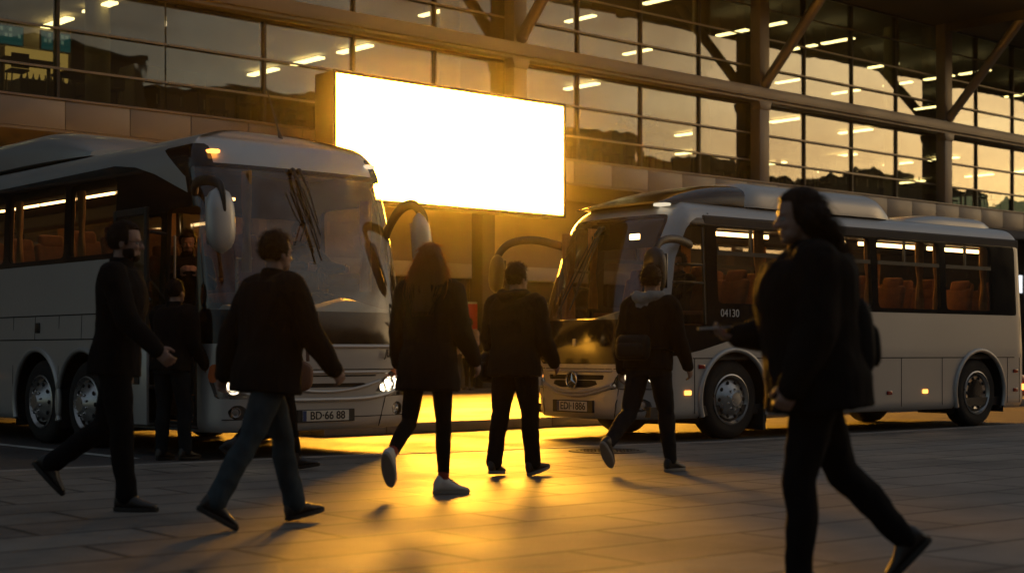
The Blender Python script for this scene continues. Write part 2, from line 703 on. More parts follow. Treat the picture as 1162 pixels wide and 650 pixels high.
M['pale'] = pmat('pale_frame', (0.48, 0.43, 0.36), 0.5, 0, 0.06, 2)
M['facade_glass'] = glassmat('facade_glass', (0.62, 0.64, 0.52), 0.02, 0.012, dirt=0.03, ior=1.6, wave=0.10)
M['shop_glass'] = glassmat('shop_glass', (0.6, 0.58, 0.5), 0.05, 0.02, dirt=0.05)
M['tube'] = emat('tube_light', (1.0, 0.76, 0.42), 9.0)
M['spot'] = emat('downlight', (1.0, 0.66, 0.30), 4.0)

# ------------------------------------------------------------------ the setting
def sheet(name, pts, z, mat):
    b = MB()
    b.bm.faces.new([b.bm.verts.new((x, y, z)) for x, y in pts])
    o = b.build(name, mat)
    if o.data.polygons[0].normal.z < 0:
        o.data.flip_normals()
    return tag(o, kind='structure')


sheet('ground', [(-400, -400), (400, -400), (400, 400), (-400, 400)], 0.0, M['asphalt'])
EDGE = [(-60, 13.75), (5, 13.40), (9, 13.0), (14, 12.0), (25, 11.75), (90, 10.5)]
sheet('plaza', [(-60, -40), (90, -40)] + list(reversed(EDGE)), 0.004, M['slab'])
b = MB()
for (xa, ya), (xb, yb) in zip(EDGE, EDGE[1:]):
    n = max(1, int((xb - xa) / 1.0))
    for k in range(n):
        x0, x1 = xa + (xb - xa) * k / n, xa + (xb - xa) * (k + 1) / n
        y0, y1 = ya + (yb - ya) * k / n, ya + (yb - ya) * (k + 1) / n
        b.prism([(x0 + .006, y0 - .16, 0), (x1 - .006, y1 - .16, 0), (x1 - .006, y1 + .02, 0), (x0 + .006, y0 + .02, 0)],
                (0, 0, 0.010))
tag(b.build('plaza_edging', M['kerbstone'], bevel=0.003), kind='structure')

b = MB()
b.box(7.42, 7.53, 14.0, 40.0, 0.0, 0.004)
tag(b.build('road_line', M['line_paint']), kind='structure')

# raised pavement in front of the terminal, with its kerb
KX, KY = 11.15, 15.95
sheet('pavement', [(KX + .3, KY + .3), (90, KY + .3), (90, 31.0), (KX + .3, 31.0)], 0.14, M['paving'])
sheet('forecourt', [(-40, 27.3), (KX + .3, 27.3), (KX + .3, 31.0), (-40, 31.0)], 0.14, M['paving'])
b = MB()
x = KX
while x < 88:
    b.box(x + .004, x + .996, KY, KY + .30, 0.0, 0.141, 0.02)
    x += 1.0
y = KY + .304
while y < 27.0:
    b.box(KX, KX + .30, y + .004, y + .996, 0.0, 0.141, 0.02)
    y += 1.0
x = -40
while x < KX - .5:
    b.box(x + .004, x + .996, 27.0, 27.3, 0.0, 0.141, 0.02)
    x += 1.0
tag(b.build('kerb', M['kerbstone'], smooth=True), kind='structure')

# manhole cover let into the plaza
mh = thing('manhole_cover', 'round cast iron manhole cover let into the plaza slabs', 'manhole cover', (11.83, 11.59, 0.004))
b = MB()
b.lathe([(0.02, 0.0), (0.02, 0.006), (0.33, 0.006), (0.335, 0.0)], 40)
b.build('lid', M['dark_metal'], mh)
b = MB()
for i in range(-5, 6):
    for j in range(-5, 6):
        if i * i + j * j < 28:
            b.box(i * .055 - .02, i * .055 + .02, j * .055 - .012, j * .055 + .012, .006, .010)
b.build('lid_studs', M['dark_metal'], mh)
b = MB()
b.lathe([(0.345, 0.0), (0.345, 0.009), (0.42, 0.009), (0.425, 0.0)], 40)
b.build('rim', M['dark_metal'], mh)

# ------------------------------------------------------------------ terminal building
YF = 28.0
BAYS = [-3.3, 6.3, 15.9, 25.5, 35.1, 44.8, 54.4, 64.0]
tb = thing('terminal_building', 'long glazed terminal with beige panel band, steel columns and deep dark roof overhang', 'building', (25, YF, 0))


def tbuild(b, name, mat, parent=None, **k):
    """Link a part of the terminal built in world coordinates."""
    bmesh.ops.translate(b.bm, verts=b.bm.verts, vec=(-25, -YF, 0))
    return b.build(name, mat, parent or tb, **k)


b = MB()
x = -6.0
while x < 64:
    b.box(x + .007, x + 1.383, YF, YF + .10, 5.42, 5.98)
    x += 1.39
tbuild(b, 'fascia', M['cladding'], bevel=0.006)
b = MB()
b.box(-6, 64, YF + .105, YF + .5, 5.44, 5.96)
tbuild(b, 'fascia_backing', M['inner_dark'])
b = MB()
b.box(-6, 64, YF - .04, YF + .22, 5.985, 6.03)
tbuild(b, 'sill', M['steel'], bevel=0.006)
b = MB()
b.box(-6, 64, YF - .05, YF + .34, 8.44, 8.75)
b.box(-6, 64, YF + .04, YF + .34, 8.36, 8.437)
tbuild(b, 'floor_beam', M['steel'], bevel=0.008)
b = MB()
b.box(-6, 64, YF + .35, 42, 5.45, 5.93)
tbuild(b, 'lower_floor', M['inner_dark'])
b = MB()
b.box(-6, 64, YF + .63, 42, 8.42, 8.74)
tbuild(b, 'upper_floor', M['inner_wall'])
b = MB()
b.box(-6, 64, 42.0, 42.3, 5.4, 12.0)
tbuild(b, 'rear_wall', M['inner_wall'])
b = MB()
b.box(-6, 64, 23.0, 43, 12.0, 12.5)
b.box(-6, 64, 22.7, 22.99, 11.9, 12.6)
for bx in BAYS:
    b.box(bx - .15, bx + .15, 23.0, 28.3, 11.72, 11.997)
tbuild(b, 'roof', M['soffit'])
b = MB()
b.box(-6, 64, YF + .02, 31.3, 5.36, 5.415)
tbuild(b, 'soffit', M['wall'])
for i, bx in enumerate(BAYS[1:-1]):
    b = MB()
    if i > 1:
        b.box(bx - .22, bx + .22, YF + .01, YF + .36, 6.032, 8.358)
    b.box(bx - .22, bx + .22, YF + .01, YF + .36, 8.752, 11.99)
    tbuild(b, 'column', M['steel'], bevel=0.01)
    b = MB()
    p0, p1 = Vector((bx + .02, YF - .02, 8.9)), Vector((bx + .15, YF - 2.7, 11.95))
    b.tube([p0, p1], 0.15, 12)
    b.ball(p0, 0.17)
    tbuild(b, 'brace', M['steel'], smooth=True)
    if i > 1:
        b = MB()
        b.prism([(bx - .3, YF - .03, 8.355), (bx + .3, YF - .03, 8.355), (bx + .22, YF - .03, 8.12), (bx - .22, YF - .03, 8.12)], (0, .3, 0))
        tbuild(b, 'bracket', M['steel'], bevel=0.01)
    for z0, z1 in ((5.935, 8.415), (8.745, 11.99)):
        b = MB()
        b.tube([(bx - .95, YF + 1.6, z0), (bx - .95, YF + 1.6, z1)], 0.26, 24)
        tbuild(b, 'inner_column', M['olive'], smooth=True)
GY = YF + .45
for i, (xa, xb) in enumerate(zip(BAYS, BAYS[1:])):
    for z0, z1, trs in ((6.035, 8.355, (6.68, 7.47)), (8.755, 11.99, (9.42, 10.30, 11.17))):
        b = MB()
        b.box(xa + .02, xb - .02, GY, GY + .016, z0, z1)
        win = tbuild(b, 'window', M['facade_glass'])
        b = MB()
        for k in range(5):
            mx = xa + (xb - xa) * k / 4
            if k in (0, 4):
                continue
            b.box(mx - .03, mx + .03, GY - .06, GY - .002, z0, z1)
            b.box(mx - .03, mx + .03, GY + .018, GY + .12, z0, z1)
        b.box(xa + .22, xb - .22, GY - .05, GY - .002, z1 - .06, z1 - .001)
        fr = tbuild(b, 'window_frame', M['mullion'])
        fr.parent = win
        b = MB()
        for t in trs:
            b.box(xa + .02, xb - .02, GY - .095, GY - .062, t - .022, t + .022)
        tr = tbuild(b, 'glazing_rail', M['transom'])
        tr.parent = win
# ceiling light lines running back into both storeys
light0 = None
rl = random.Random(5)
for zc, zl in ((8.415, 8.34), (11.99, 11.40)):
    for lx in (11.2, 15.0, 21.6, 29.2, 33.1, 38.2, 41.8, 46.6, 50.2, 56):
        for ly in ((29.6, 31.6, 33.6, 36.8) if zc < 9 else (30.3, 31.8, 33.6, 36.0)):
            if rl.random() < (0.33 if lx > 25 else 0.45):
                continue
            b = MB()
            b.box(lx - .10, lx + .10, ly - .62, ly + .62, zl - .05, zl)
            lo = tbuild(b, 'ceiling_light', M['tube'])
            if zc > 9:
                b = MB()
                for q in (-.5, .5):
                    b.box(lx - .008, lx + .008, ly + q - .008, ly + q + .008, zl, zc)
                hg = tbuild(b, 'hanger', M['mullion'])
                hg.parent = lo
# ground floor under the overhang
b = MB()
b.box(-6, 64, 31.0, 31.3, 3.05, 5.355)
tbuild(b, 'upper_wall', M['wall'])
b = MB()
b.box(-6, 64, 30.86, 30.997, 3.05, 3.42)
tbuild(b, 'sign_band', M['pale'], bevel=0.01)
b = MB()
b.box(-6, 13, 31.0, 31.3, 0.0, 3.047)
tbuild(b, 'ground_wall', M['wall'])
xs = [13, 16.4, 19.8, 23.2, 26.6, 30, 33.4, 36.8, 40.2, 43.6, 47, 50.4, 53.8, 57.2, 60.6, 64]
for k, (xa, xb) in enumerate(zip(xs, xs[1:])):
    b = MB()
    b.box(xa + .12, xb - .12, 31.12, 31.135, 0.16, 3.04)
    dw = tbuild(b, 'shop_window', M['shop_glass'])
    b = MB()
    for mx, wd in ((xa + .06, .06), (xb - .06, .06), ((xa + xb) / 2, .04)):
        b.box(mx - wd, mx + wd, 31.03, 31.11, 0.145, 3.045)
    b.box(xa + .12, xb - .12, 31.04, 31.10, 2.30, 2.38)
    b.box(xa + .12, xb - .12, 31.04, 31.10, 0.15, 0.40)
    f = tbuild(b, 'shop_frame', M['pale'] if k % 2 == 0 else M['mullion'])
    f.parent = dw
for px_, mt in ((20.7, 'inner_dark'), (26.2, 'inner_dark'), (33.6, 'inner_dark'), (40.2, 'inner_dark'), (47, 'inner_dark'), (53.6, 'inner_dark')):
    b = MB()
    b.box(px_ - .22, px_ + .22, 30.0, 30.44, 0.142, 5.355)
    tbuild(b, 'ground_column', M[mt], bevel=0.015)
b = MB()
b.box(13, 64, 35.0, 35.2, 0.0, 5.35)
tbuild(b, 'lobby_wall', M['inner_wall'])
b = MB()
b.box(13, 64, 31.31, 34.99, 0.10, 0.14)
tbuild(b, 'lobby_floor', M['inner_wall'])
b = MB()
b.box(13, 64, 31.31, 34.99, 3.3, 3.4)
tbuild(b, 'lobby_ceiling', M['pale'])
for lx in (8, 12, 15.6, 28.2, 31.6, 36.2, 40.8, 45.4, 48.2, 51.0, 54):
    b = MB()
    b.lathe([(0.02, 0), (0.11, 0), (0.11, .03), (0.02, .03)], 20, Matrix.Translation((lx, 29.5, 5.32)))
    tbuild(b, 'downlight', M['spot'])

# ------------------------------------------------------------------ the screen
bb = thing('billboard', 'large glowing blank white advertising screen on the terminal front', 'billboard', (22.18, 26.5, 4.39))
b = MB()
b.box(-3.40, 3.38, 0.012, .70, -.06, 2.65)
b.build('casing', pmat('casing', (0.03, 0.025, 0.02), 0.5, 0.3, 0.15, 2), bb, bevel=0.02)
b = MB()
for x0, x1, z0, z1 in ((-3.42, -3.345, -.08, 2.67), (3.325, 3.40, -.08, 2.67), (-3.345, 3.325, -.08, -.005), (-3.345, 3.325, 2.595, 2.67)):
    b.box(x0, x1, -.035, .010, z0, z1)
b.build('bezel', M['dark_metal'], bb, bevel=0.006)
b = MB()
b.box(-3.34, 3.32, -.012, .009, 0, 2.59)
b.build('screen', emat('screen', (1.0, 0.42, 0.032), 195.0), bb)
for q in (-2.2, 0, 2.2):
    b = MB()
    b.box(q - .1, q + .1, .703, 1.47, .98, 1.18)
    b.box(q - .1, q + .1, .703, 1.40, 2.2, 2.4)
    b.tube([(q, .71, .3), (q, 1.45, 1.02)], .05, 10)
    b.build('bracket', M['dark_metal'], bb)

# ------------------------------------------------------------------ things inside and under the terminal
FL = 5.93
cafe_mat = pmat('cafe_dark', (0.03, 0.026, 0.022), 0.5, 0, 0.2, 4)


def make_stool():
    t = thing('bar_stool', 'dark slim bar stool behind the lower office glazing', 'stool', (0, 0, FL), 0, 'bar stools behind the lower glazing')
    b = MB()
    b.box(-.19, .19, -.19, .19, .70, .75, .02)
    b.build('seat', cafe_mat, t)
    b = MB()
    b.box(-.18, .18, .16, .19, .76, 1.05, .01)
    b.build('backrest', cafe_mat, t)
    for sx in (-1, 1):
        for sy in (-1, 1):
            b = MB()
            b.tube([(sx * .19, sy * .19, 0), (sx * .15, sy * .15, .7)], .014, 6)
            b.build('leg', cafe_mat, t)
    return t


def make_table():
    t = thing('high_table', 'dark high table behind the lower office glazing', 'table', (0, 0, FL), 0, 'high tables behind the lower glazing')
    b = MB()
    b.box(-.6, .6, -.35, .35, 1.02, 1.06, .01)
    b.build('tabletop', cafe_mat, t)
    for sx in (-1, 1):
        b = MB()
        b.box(sx * .5 - .03, sx * .5 + .03, -.03, .03, .03, 1.015)
        b.box(sx * .5 - .04, sx * .5 + .04, -.3, .3, 0, .028)
        b.build('leg', cafe_mat, t)
    return t


st0, tb0 = make_stool(), make_table()
rr = random.Random(3)
first = True
for x in (13.4, 15.0, 18.2, 20.4, 29.6, 31.4, 36.6, 39.0, 41.5, 47.6, 50.0):
    yy = 29.4 + rr.random() * 1.2
    t = tb0 if first else copy_tree(tb0)
    t.location = (x, yy, FL)
    for q in (-.45, .4):
        for side in (-1, 1):
            if rr.random() < .3:
                continue
            s = st0 if (first and st0.location.x == 0) else copy_tree(st0)
            s.location = (x + q, yy + side * .62, FL)
            s.rotation_euler = (0, 0, (0 if side > 0 else PI) + rr.uniform(-.3, .3))
    first = False


def cabinet(x, y, w_, d_, h_, label, mat=None, cat='cabinet'):
    t = thing('cabinet', label, cat, (x, y, FL))
    b = MB()
    b.box(-w_ / 2, w_ / 2, -d_ / 2, d_ / 2, .06, h_, .01)
    b.box(-w_ / 2 + .04, w_ / 2 - .04, -d_ / 2 + .04, d_ / 2 - .04, 0, .058)
    b.build('carcass', mat or cafe_mat, t)
    n = max(2, int(w_ / .55))
    for k in range(n):
        b = MB()
        x0 = -w_ / 2 + w_ * k / n + .01
        x1 = -w_ / 2 + w_ * (k + 1) / n - .01
        b.box(x0, x1, -d_ / 2 - .02, -d_ / 2 - .002, .1, h_ - .04, .004)
        d = b.build('door', mat or cafe_mat, t)
        b = MB()
        b.box(x1 - .06, x1 - .04, -d_ / 2 - .04, -d_ / 2 - .021, h_ * .45, h_ * .6)
        b.build('handle', M['alloy'], d)
    return t


cabinet(32.5, 30.6, 1.6, .6, 1.55, 'wide grey cabinet topped by a plant behind the glazing', pmat('grey_cabinet', (.16, .15, .13), .6))
cabinet(22.6, 31.6, 2.2, .6, 1.35, 'long low dark cabinet just above the left end of the glowing screen')
cabinet(17.2, 30.9, 1.8, .7, 1.5, 'dark cabinet behind the glazing left of the glowing screen')
cabinet(36.6, 31.2, 1.3, .8, 1.2, 'short dark cabinet beside the tall steel column')
cabinet(43.1, 30.8, 2.4, .7, 1.7, 'tall broad dark cabinet right of the hanging sign')
cabinet(47.0, 31.0, 2.6, .7, .95, 'low dark cabinet in the glazed bay at the far right')
pl = thing('potted_plant', 'leafy indoor plant standing on the grey cabinet', 'plant', (32.5, 30.6, FL + 1.552))
b = MB()
b.lathe([(.02, 0), (.12, 0), (.16, .2), (.02, .2)], 18)
b.build('pot', cafe_mat, pl)
b = MB()
rp = random.Random(8)
for k in range(150):
    a = rp.uniform(0, 2 * PI)
    rr_ = rp.uniform(.05, .75)
    c = Vector((math.cos(a) * rr_, math.sin(a) * rr_ * .6, .22 + rp.uniform(0, .42) * (1 - .5 * rr_)))
    u = Vector((rp.uniform(-1, 1), rp.uniform(-1, 1), rp.uniform(-.5, 1))).normalized() * .13
    v = u.orthogonal().normalized() * .035
    b.quad(c - u, c + v, c + u, c - v)
b.build('foliage', pmat('leaf', (.03, .05, .02), .6), pl)

# lit snack counter with two teal menu screens at the left of the frame
kk = thing('snack_counter', 'small warmly lit snack counter behind the glazing at far left', 'kiosk', (14.9, 31.6, FL))
b = MB()
b.box(-.9, .75, -.35, .3, 0, 1.02, .02)
b.build('counter', cafe_mat, kk)
b = MB()
b.box(-.8, .65, .62, .66, 1.12, 1.85)
b.build('lit_panel', emat('snack_glow', (1.0, .62, .2), 0.55), kk)
b = MB()
b.box(-.9, .75, .67, .8, 0, 2.4)
b.build('back_wall', M['inner_wall'], kk)
b = MB()
for q in range(9):
    b.lathe([(.005, 0), (.035, 0), (.035, .12), (.014, .17), (.014, .22), (.005, .22)], 10, Matrix.Translation((-.62 + q * .14, .25, 1.021)))
b.build('bottle_row', cafe_mat, kk)


def menu_screen(x, label, words):
    t = thing('menu_screen', label, 'screen', (x, 31.9, FL + 2.02))
    b = MB()
    b.box(-.36, .36, -.02, .04, -.22, .22, .01)
    b.build('housing', M['dark_metal'], t)
    b = MB()
    b.box(-.34, .34, -.026, -.021, -.20, .20)
    b.build('display', emat('teal_display', (.02, .16, .2), .45), t)
    b = MB()
    for r_, row in enumerate(words):
        for k, c in enumerate(row):
            if c == '#':
                b.box(-.28 + k * .1, -.28 + k * .1 + .065, -.031, -.027, .09 - r_ * .13, .09 - r_ * .13 + .08)
    b.build('picture_tiles', emat('menu_tile', (.35, .5, .5), .5), t)
    b = MB()
    b.tube([(0, .02, .22), (0, .02, .45)], .012, 8)
    b.build('hanger', M['dark_metal'], t)


menu_screen(14.0, 'teal menu screen with small square tiles, the left of the pair over the snack counter', ['## #  ', '# ## #'])
menu_screen(15.1, 'teal menu screen with larger pale marks, the right of the pair over the snack counter', [' # ###', '## ## '])
hs = thing('hanging_sign', 'dark wedge shaped direction sign hanging behind the lower glazing', 'sign', (38.9, 30.4, FL + 1.5))
b = MB()
b.prism([(-.75, -.05, 0), (.75, -.05, .12), (.85, -.05, .34), (-.75, -.05, .26)], (0, .1, 0))
b.build('panel', cafe_mat, hs, bevel=.01)
b = MB()
for q in (-.5, .5):
    b.tube([(q, 0, .28), (q, 0, .98)], .015, 8)
b.build('hanger', cafe_mat, hs)

# white lit sign and a red poster by the entrances
ls = thing('light_box', 'bright white light box with small blue mark beyond the rear of the right coach', 'sign', (52.6, 30.2, 3.3))
b = MB()
b.box(-1.3, 1.3, 0, .18, 0, .75, .01)
b.build('casing', M['dark_metal'], ls)
b = MB()
b.box(-1.26, 1.26, -.008, -.001, .04, .71)
b.build('face', emat('lightbox', (.9, .95, 1.0), 1.3), ls)
text_mesh('lettering', 'i', .45, emat('blue_mark', (.02, .12, .5), .6), ls, frame_matrix((-1.0, -.012, .36), (1, 0, 0), (0, 0, 1)), bold=.02)
b = MB()
for q in (-1, 1):
    b.tube([(q, .09, .75), (q, .09, 2.06)], .02, 8)
b.build('hanger', M['dark_metal'], ls)
po = thing('poster', 'red and white poster board standing beside the dark entrance column', 'poster', (25.75, 30.2, .14))
b = MB()
b.box(-.33, .33, .012, .06, .9, 2.25, .01)
b.build('board', M['pale'], po)
b = MB()
b.box(-.28, .28, .004, .011, 1.45, 2.2)
b.build('picture', pmat('poster_red', (.45, .03, .02), .5), po)
b = MB()
for q in (-.25, .25):
    b.box(q - .03, q + .03, .015, .055, 0, .897)
b.build('leg', M['dark_metal'], po)

# ------------------------------------------------------------------ low buildings across the square, behind the viewer
M['render_wall'] = pmat('render_wall', (0.16, 0.14, 0.12), 0.8, 0, 0.15, 0.3)
M['dark_pane'] = pmat('dark_pane', (0.02, 0.02, 0.02), 0.15, 0, 0.1, 1)
ro = random.Random(21)
x = -70.0
OPP = ['brown rendered block with flat roof facing the terminal across the square', 'grey narrow block with tall windows facing the terminal', 'long low dark block across the square',
       'block with a stepped parapet across the square', 'square dark block with two rows of windows behind the plaza', 'wide dark block at the far sunset end of the square',
       'plain dark block beyond the plaza corner', 'narrow dark tower block near the sunset', 'last long low block along the square']
for k, lb in enumerate(OPP):
    wd = 26 + ro.random() * 14
    hh = 22 + ro.random() * 8
    t = thing('opposite_building', lb, 'building', (x + wd / 2, -62, 0))
    b = MB()
    b.box(-wd / 2, wd / 2, -6, 0, 0, hh)
    b.build('wall', M['render_wall'], t)
    b = MB()
    b.box(-wd / 2 - .2, wd / 2 + .2, -6.2, .2, hh + .003, hh + .5)
    b.box(-wd * .2, wd * .1, -5, -2, hh + .503, hh + 2.0)
    b.build('roof', M['inner_dark'], t)
    n = int(wd / 6)
    for q in range(n):
        for z in (1.2, 5.0, 8.6, 12.2, 15.8):
            b = MB()
            xx = -wd / 2 + wd * (q + .5) / n
            b.box(xx - 1.4, xx + 1.4, .003, .06, z, z + 1.9)
            b.build('window', M['dark_pane'], t)
    x += wd + 1.5
# ------------------------------------------------------------------ coaches
def rect_sd(x, z, x0, x1, z0, z1, r=0.05):
    """Signed distance to a rounded rectangle, positive inside."""
    cx, cz = (x0 + x1) / 2, (z0 + z1) / 2
    dx = abs(x - cx) - ((x1 - x0) / 2 - r)
    dz = abs(z - cz) - ((z1 - z0) / 2 - r)
    return r - (math.hypot(max(dx, 0), max(dz, 0)) + min(max(dx, dz), 0))


def poly_sd(x, z, P):
    d = 1e9
    inside = False
    n = len(P)
    j = n - 1
    for i in range(n):
        xi, zi = P[i]
        xj, zj = P[j]
        ex, ez = xj - xi, zj - zi
        wx, wz = x - xi, z - zi
        t = max(0, min(1, (wx * ex + wz * ez) / (ex * ex + ez * ez + 1e-12)))
        d = min(d, (wx - ex * t) ** 2 + (wz - ez * t) ** 2)
        if (zi > z) != (zj > z) and x < (xj - xi) * (z - zi) / (zj - zi + 1e-12) + xi:
            inside = not inside
        j = i
    return math.sqrt(d) if inside else -math.sqrt(d)


class Shell:
    """The curved skin of a coach. Local frame: front at x = 0 looking to -x, right side at +y, ground at z = 0."""

    def __init__(s, L, hw, z0, zs, zsh, zc, D, n, rake, tumble, ins):
        s.L, s.hw, s.z0, s.zs, s.zsh, s.zc, s.D, s.n, s.rake, s.tumble, s.ins = L, hw, z0, zs, zsh, zc, D, n, rake, tumble, ins
        pts = []
        for i in range(241):
            a = PI / 2 * i / 240
            pts.append((D * (1 - math.cos(a) ** (2 / n)), hw * math.sin(a) ** (2 / n)))
        Dr, nr = 0.45, 4.5
        pts.append((L - Dr, hw))
        for i in range(1, 161):
            a = PI / 2 * i / 160
            pts.append((L - Dr + Dr * math.sin(a) ** (2 / nr), hw * math.cos(a) ** (2 / nr)))
        out, acc, step = [pts[0]], 0.0, 0.055
        for (xa, ya), (xb, yb) in zip(pts, pts[1:]):
            l = math.hypot(xb - xa, yb - ya)
            while acc + l >= step:
                t = (step - acc) / l
                xa, ya = xa + (xb - xa) * t, ya + (yb - ya) * t
                out.append((xa, ya))
                l = math.hypot(xb - xa, yb - ya)
                acc = 0.0
            acc += l
        out.append(pts[-1])
        s.base = out
        m = len(out)
        s.nrm = []
        for i in range(m):
            if i == 0:
                s.nrm.append((-1.0, 0.0))
                continue
            if i == m - 1:
                s.nrm.append((1.0, 0.0))
                continue
            tx, ty = out[i + 1][0] - out[i - 1][0], out[i + 1][1] - out[i - 1][1]
            l = math.hypot(tx, ty)
            s.nrm.append((-ty / l, tx / l))
        # vertical profile (z, inset)
        V = [(z0, .05), (z0 + .03, .02), (z0 + .07, .006)]
        z = z0 + .11
        k = max(2, int((zs - z) / .05))
        for i in range(k + 1):
            zz = z + (zs - z) * i / k
            V.append((zz, s.tum(zz)))
        t0 = V[-1][1]
        for i in range(1, 15):
            a = PI / 2 * i / 15
            V.append((zs + (zsh - zs) * math.sin(a), t0 + ins * (1 - math.cos(a))))
        s.V = V

    def tum(s, z):
        return s.tumble * max(0, (z - 1.1) / (s.zs - 1.1))

    def wf(s, x):
        return max(0, 1 - x / (s.D + .9))

    def point(s, bx, by, nx, ny, z, d):
        rk = s.rake * max(0, (z - 1.0) / (s.zs - 1.0)) ** 1.7 if z > 1.0 else 0
        return Vector((bx - nx * d + rk * s.wf(bx), by - ny * d, z))

    def cells(s, sg):
        m = len(s.base)
        grid = []
        for i in range(m):
            (bx, by), (nx, ny) = s.base[i], s.nrm[i]
            col = []
            for (z, d) in s.V:
                col.append(s.point(bx, by, nx, ny, z, d))
            pe = col[-1]
            sp = Vector((min(max(pe.x, 1.5), s.L - 1.0), 0, s.zc))
            for q in range(1, 11):
                t = q / 10
                col.append(Vector((pe.x + (sp.x - pe.x) * t, pe.y + (sp.y - pe.y) * t,
                                   pe.z + (s.zc - pe.z) * (1 - (1 - t) ** 2))))
            grid.append([Vector((p.x, p.y * sg, p.z)) for p in col])
        K = len(grid[0])
        N_ = [[None] * K for _ in range(m)]
        for i in range(m):
            for j in range(K):
                du = grid[min(i + 1, m - 1)][j] - grid[max(i - 1, 0)][j]
                dv = grid[i][min(j + 1, K - 1)] - grid[i][max(j - 1, 0)]
                nn = dv.cross(du) * sg
                if nn.length < 1e-8:
                    nn = Vector((0, 0, 1))
                nn.normalize()
                if i == 0:
                    nn.y = 0
                    nn.normalize()
                N_[i][j] = nn
        # orient outward
        c = Vector((s.L / 2, 0, 1.6))
        if (grid[m // 2][10] - Vector((grid[m // 2][10].x, 0, 1.6))).dot(N_[m // 2][10]) < 0:
            for i in range(m):
                for j in range(K):
                    N_[i][j] = -N_[i][j]
        for i in range(m - 1):
            for j in range(K - 1):
                q = [(grid[i][j], N_[i][j]), (grid[i + 1][j], N_[i + 1][j]), (grid[i + 1][j + 1], N_[i + 1][j + 1]), (grid[i][j + 1], N_[i][j + 1])]
                yield q

    def side(s, x, z, sg, off=0.0):
        """Point on the flank."""
        # walk the outline to the base point with this x at height z
        d = s.tum(z)
        best = None
        for i in range(len(s.base)):
            bx, by = s.base[i]
            if by < 0.3:
                continue
            p = s.point(bx, by, *s.nrm[i], z, d - off)
            if best is None or abs(p.x - x) < best[0]:
                best = (abs(p.x - x), p)
        p = best[1]
        return Vector((x, p.y * sg, z))

    def front(s, y, z, off=0.0):
        d = s.tum(z)
        best = None
        for i in range(len(s.base)):
            bx, by = s.base[i]
            if bx > s.D + .2:
                break
            p = s.point(bx, by, *s.nrm[i], z, d - off)
            if best is None or abs(p.y - abs(y)) < best[0]:
                best = (abs(p.y - abs(y)), p)
        return Vector((best[1].x, y, z))


def clip(poly, f, sg):
    """Cut a polygon by the sign of f; returns (inside, outside)."""
    vals = [f(sg, p.x, abs(p.y), p.z) for p, _ in poly]
    if all(v >= 0 for v in vals):
        return poly, None
    if all(v < 0 for v in vals):
        return None, poly
    a, b = [], []
    n = len(poly)
    for i in range(n):
        (p, nn), v = poly[i], vals[i]
        (q, mm), w_ = poly[(i + 1) % n], vals[(i + 1) % n]
        (a if v >= 0 else b).append((p, nn))
        if (v >= 0) != (w_ >= 0):
            t = v / (v - w_)
            x = (p.lerp(q, t), nn.lerp(mm, t))
            a.append(x)
            b.append(x)
    return (a if len(a) > 2 else None), (b if len(b) > 2 else None)


def shell_parts(sh, regions):
    """regions: (key, f). Returns {key: polygons}; what is left over is 'body'."""
    out = {}
    for sg in (-1, 1):
        for q in sh.cells(sg):
            rest = [q]
            for key, f in regions:
                nxt = []
                for p in rest:
                    i_, o_ = clip(p, f, sg)
                    if i_:
                        out.setdefault(key, []).append(i_)
                    if o_:
                        nxt.append(o_)
                rest = nxt
                if not rest:
                    break
            for p in rest:
                out.setdefault('body', []).append(p)
    return out


def polys_obj(name, polys, mat, parent, off=0.0):
    vid, verts, faces = {}, [], []
    for p in polys:
        ids = []
        for (c, n) in p:
            k = (round(c.x, 4), round(c.y, 4), round(c.z, 4))
            if k not in vid:
                vid[k] = len(verts)
                verts.append(c + n * off)
            if not ids or ids[-1] != vid[k]:
                ids.append(vid[k])
        if len(ids) > 2 and ids[0] == ids[-1]:
            ids.pop()
        if len(set(ids)) == len(ids) and len(ids) > 2:
            faces.append(ids)
    me = bpy.data.meshes.new(name)
    me.from_pydata(verts, [], faces)
    me.validate()
    bm = bmesh.new()
    bm.from_mesh(me)
    bmesh.ops.recalc_face_normals(bm, faces=bm.faces)
    bm.to_mesh(me)
    bm.free()
    me.materials.append(mat)
    me.shade_smooth()
    me.set_sharp_from_angle(angle=R(50))
    return link_mesh(name, me, parent)


